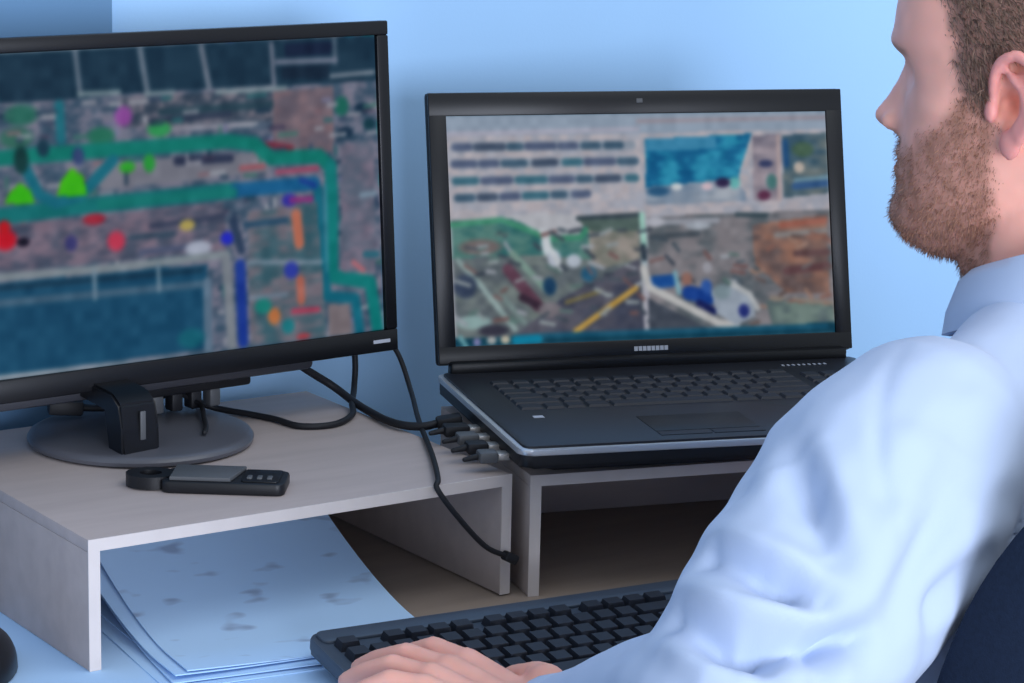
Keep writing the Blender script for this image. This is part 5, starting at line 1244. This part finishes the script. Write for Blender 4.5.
# ---------------------------------------------------------------- shirt
bm = bmesh.new()
loft_into(bm, [((.54, -.50, -.265), .185, .135), ((.54, -.50, -.18), .185, .135), ((.54, -.498, -.05), .178, .130), ((.545, -.488, .06), .186, .135), ((.55, -.48, .15), .190, .130), ((.553, -.472, .205), .165, .112), ((.555, -.462, .25), .105, .085), ((.556, -.455, .285), .076, .074)], 48, 2.4)
for S, sx in ((SHL, -1), (SHR, 1)):
    tube_into(bm, [Vector((.556 + sx * .030, -.452, .295)), Vector((.556 + sx * .075, -.458, .268)), lerp(Vector((.555, -.46, .26)), S, .72), S + Vector((0, 0, .002))], [.044, .052, .062, .072], 20)
def sleeve(S, E_, W):
    tube_into(bm, [S, lerp(S, E_, .25), lerp(S, E_, .6), E_], [.078, .088, .080, .066], 24)
    tube_into(bm, [E_, lerp(E_, W, .25), lerp(E_, W, .6), lerp(E_, W, .90)], [.066, .058, .044, .034], 24)
sleeve(SHL, ELL, WRL); sleeve(SHR, ELR, WRR)
ellipsoid_into(bm, Vector((.556, -.474, .268)), (.088, .068, .064))
shirt_me = remesh(bm, 0.0040, 10, 'shirt')
FOLD_LINES = [  # depth, width, course of each crease over the cloth
(-0.019, 0.015, [(0.2435, -0.4995, 0.2534), (0.2329, -0.5221, 0.2454), (0.2249, -0.5462, 0.2333), (0.2174, -0.5738, 0.2108)]),
(-0.025, 0.011, [(0.173, -0.5135, 0.1991), (0.1768, -0.5544, 0.2001), (0.1859, -0.5714, 0.1964), (0.198, -0.5859, 0.1892)]),
(-0.027, 0.012, [(0.1374, -0.5215, 0.1692), (0.1341, -0.5526, 0.1712), (0.143, -0.5771, 0.1688), (0.1753, -0.5948, 0.169), (0.2252, -0.6022, 0.1656)]),
(-0.008, 0.009, [(0.1509, -0.5793, 0.1718), (0.1526, -0.5905, 0.1637), (0.1544, -0.5999, 0.154)]),
(-0.02, 0.012, [(0.1875, -0.607, 0.1496), (0.1944, -0.6026, 0.1618), (0.2083, -0.6016, 0.1665), (0.2212, -0.6034, 0.1617)]),
(-0.016, 0.022, [(0.3374, -0.5565, 0.2621), (0.2994, -0.5818, 0.2221), (0.2594, -0.5969, 0.1816), (0.2353, -0.6033, 0.1561)]),
(0.01, 0.011, [(0.1551, -0.5099, 0.1807), (0.1525, -0.5476, 0.1853), (0.1642, -0.5706, 0.1849), (0.2046, -0.5962, 0.1768)]),
(0.008, 0.013, [(0.1899, -0.4919, 0.2056), (0.1867, -0.5417, 0.2107), (0.2102, -0.579, 0.2021)]),
(0.006, 0.01, [(0.124, -0.5353, 0.1617), (0.124, -0.5659, 0.1614), (0.1364, -0.5877, 0.1578)]),
(0.007, 0.013, [(0.2527, -0.5121, 0.2596), (0.2398, -0.547, 0.2409), (0.231, -0.578, 0.2123)]),
(-0.0022, 0.006, [(0.356, -0.4782, 0.3065), (0.3188, -0.502, 0.2915), (0.2838, -0.5347, 0.2703), (0.2665, -0.5632, 0.2411), (0.2654, -0.5834, 0.2148)]),
(-0.005, 0.014, [(0.2328, -0.47, 0.233), (0.205, -0.4882, 0.2186)]),
(-0.005, 0.012, [(0.1163, -0.5189, 0.1457), (0.1084, -0.5581, 0.1496), (0.1153, -0.5776, 0.15)]),
(0.006, 0.016, [(0.2201, -0.596, 0.1816), (0.2505, -0.5871, 0.2055), (0.2888, -0.5744, 0.2344)]),
(-0.004, 0.02, [(0.3879, -0.5448, 0.2663), (0.3481, -0.5697, 0.2379), (0.3342, -0.5823, 0.2043)]),
(-0.012, 0.013, [(0.288, -0.591, 0.1497), (0.2988, -0.5909, 0.1735), (0.3357, -0.5819, 0.191)])]
c2 = get_co(shirt_me); nr = get_no(shirt_me)
disp = (vnoise(c2, 14) - .5) * .007 + (vnoise(c2 * np.array([1, 1, 1.8]), 30) - .5) * .004
for amp, w_, pts in FOLD_LINES:
    d = np.full(len(c2), 9.0); P = np.array([tuple(q) for q in spline(pts, 5)]); tt = np.zeros(len(c2))
    for k in range(len(P) - 1):
        a, b = P[k], P[k + 1]; ab = b - a; t = np.clip(((c2 - a) @ ab) / (ab @ ab), 0, 1); dk = np.linalg.norm(c2 - a - t[:, None] * ab, axis=1)
        m = dk < d; d[m] = dk[m]; tt[m] = (k + t[m]) / (len(P) - 1)
    disp += amp * np.exp(-(d / w_) ** 2) * (.35 + .65 * np.sin(np.pi * np.clip(tt, .02, .98)))
set_co(shirt_me, c2 + nr * disp[:, None])

shirt = link('shirt', shirt_me, M_shirt, man, tuple(-MB))
for E_, W in ((ELL, WRL), (ELR, WRR)):
    d = (W - E_).normalized(); a = lerp(E_, W, .85); b = lerp(E_, W, .965)
    bm = bmesh.new(); tube_into(bm, [a, a + d * .004, b - d * .003, b], [.033, .0365, .0355, .033], 28, dome=False)
    link('cuff', bm_mesh('cuff', bm, 50), M_shirt, shirt)
# collar: a stand around the neck and a folded leaf
bm = bmesh.new(); prof = [(.0, -.012), (.0005, .012), (.003, .022), (.007, .024), (.013, .016), (.019, -.004), (.0205, -.014), (.017, -.014), (.010, .006), (.004, -.012)]
n = 56; rings = []
CC = Vector((0.556, -0.440, 0.328))
for k in range(n):
    a = 2 * math.pi * k / n; d = Vector((math.cos(a), math.sin(a), 0)); fr_ = 0.5 + 0.5 * math.sin(a)                    # front is +y
    base = CC + Vector((math.cos(a) * .066, math.sin(a) * .070, -.034 * fr_ + .022 * (1 - fr_)))
    rings.append([bm.verts.new(base + d * r_ * (1.0 + .3 * fr_) + Vector((0, 0, z_ * (1 if z_ > 0 else 1 + .8 * fr_)))) for r_, z_ in prof])
m_ = len(prof)
for k in range(n):
    for i in range(m_): bm.faces.new((rings[k][i], rings[(k + 1) % n][i], rings[(k + 1) % n][(i + 1) % m_], rings[k][(i + 1) % m_]))
link('collar', bm_mesh('collar', bm, 70), M_shirt, shirt)

# ---------------------------------------------------------------- trousers and shoes
bm = bmesh.new(); loft_into(bm, [((.54, -.505, -.275), .165, .115), ((.54, -.505, -.215), .178, .128), ((.54, -.505, -.19), .175, .126)], 32)
for sx, kx in ((-1, .40), (1, .68)):
    hip = Vector((.54 + sx * .085, -.49, -.200)); kn = Vector((kx, -.06, -.215)); an = Vector((kx, .00, -.65))
    tube_into(bm, [hip, lerp(hip, kn, .5), kn], [.082, .078, .066], 20); tube_into(bm, [kn, lerp(kn, an, .4), an], [.066, .064, .056], 20)
link('trousers', remesh(bm, 0.010, 4, 'trousers'), M_trouser, man, tuple(-MB))
for kx in (.40, .68):
    bm = bmesh.new(); loft_into(bm, [((kx, -.055, FLOOR + .05), .034, .045), ((kx, -.01, FLOOR + .05), .040, .048), ((kx, .07, FLOOR + .04), .044, .036), ((kx, .15, FLOOR + .033), .046, .030), ((kx, .20, FLOOR + .028), .034, .024)], 24, 2.8, ((1, 0, 0), (0, 0, 1)))
    me = bm_mesh('shoe', bm, 50); c2 = get_co(me); c2[:, 2] = np.maximum(c2[:, 2], FLOOR + .001); set_co(me, c2); link('shoe', me, M_shoe, man, tuple(-MB))
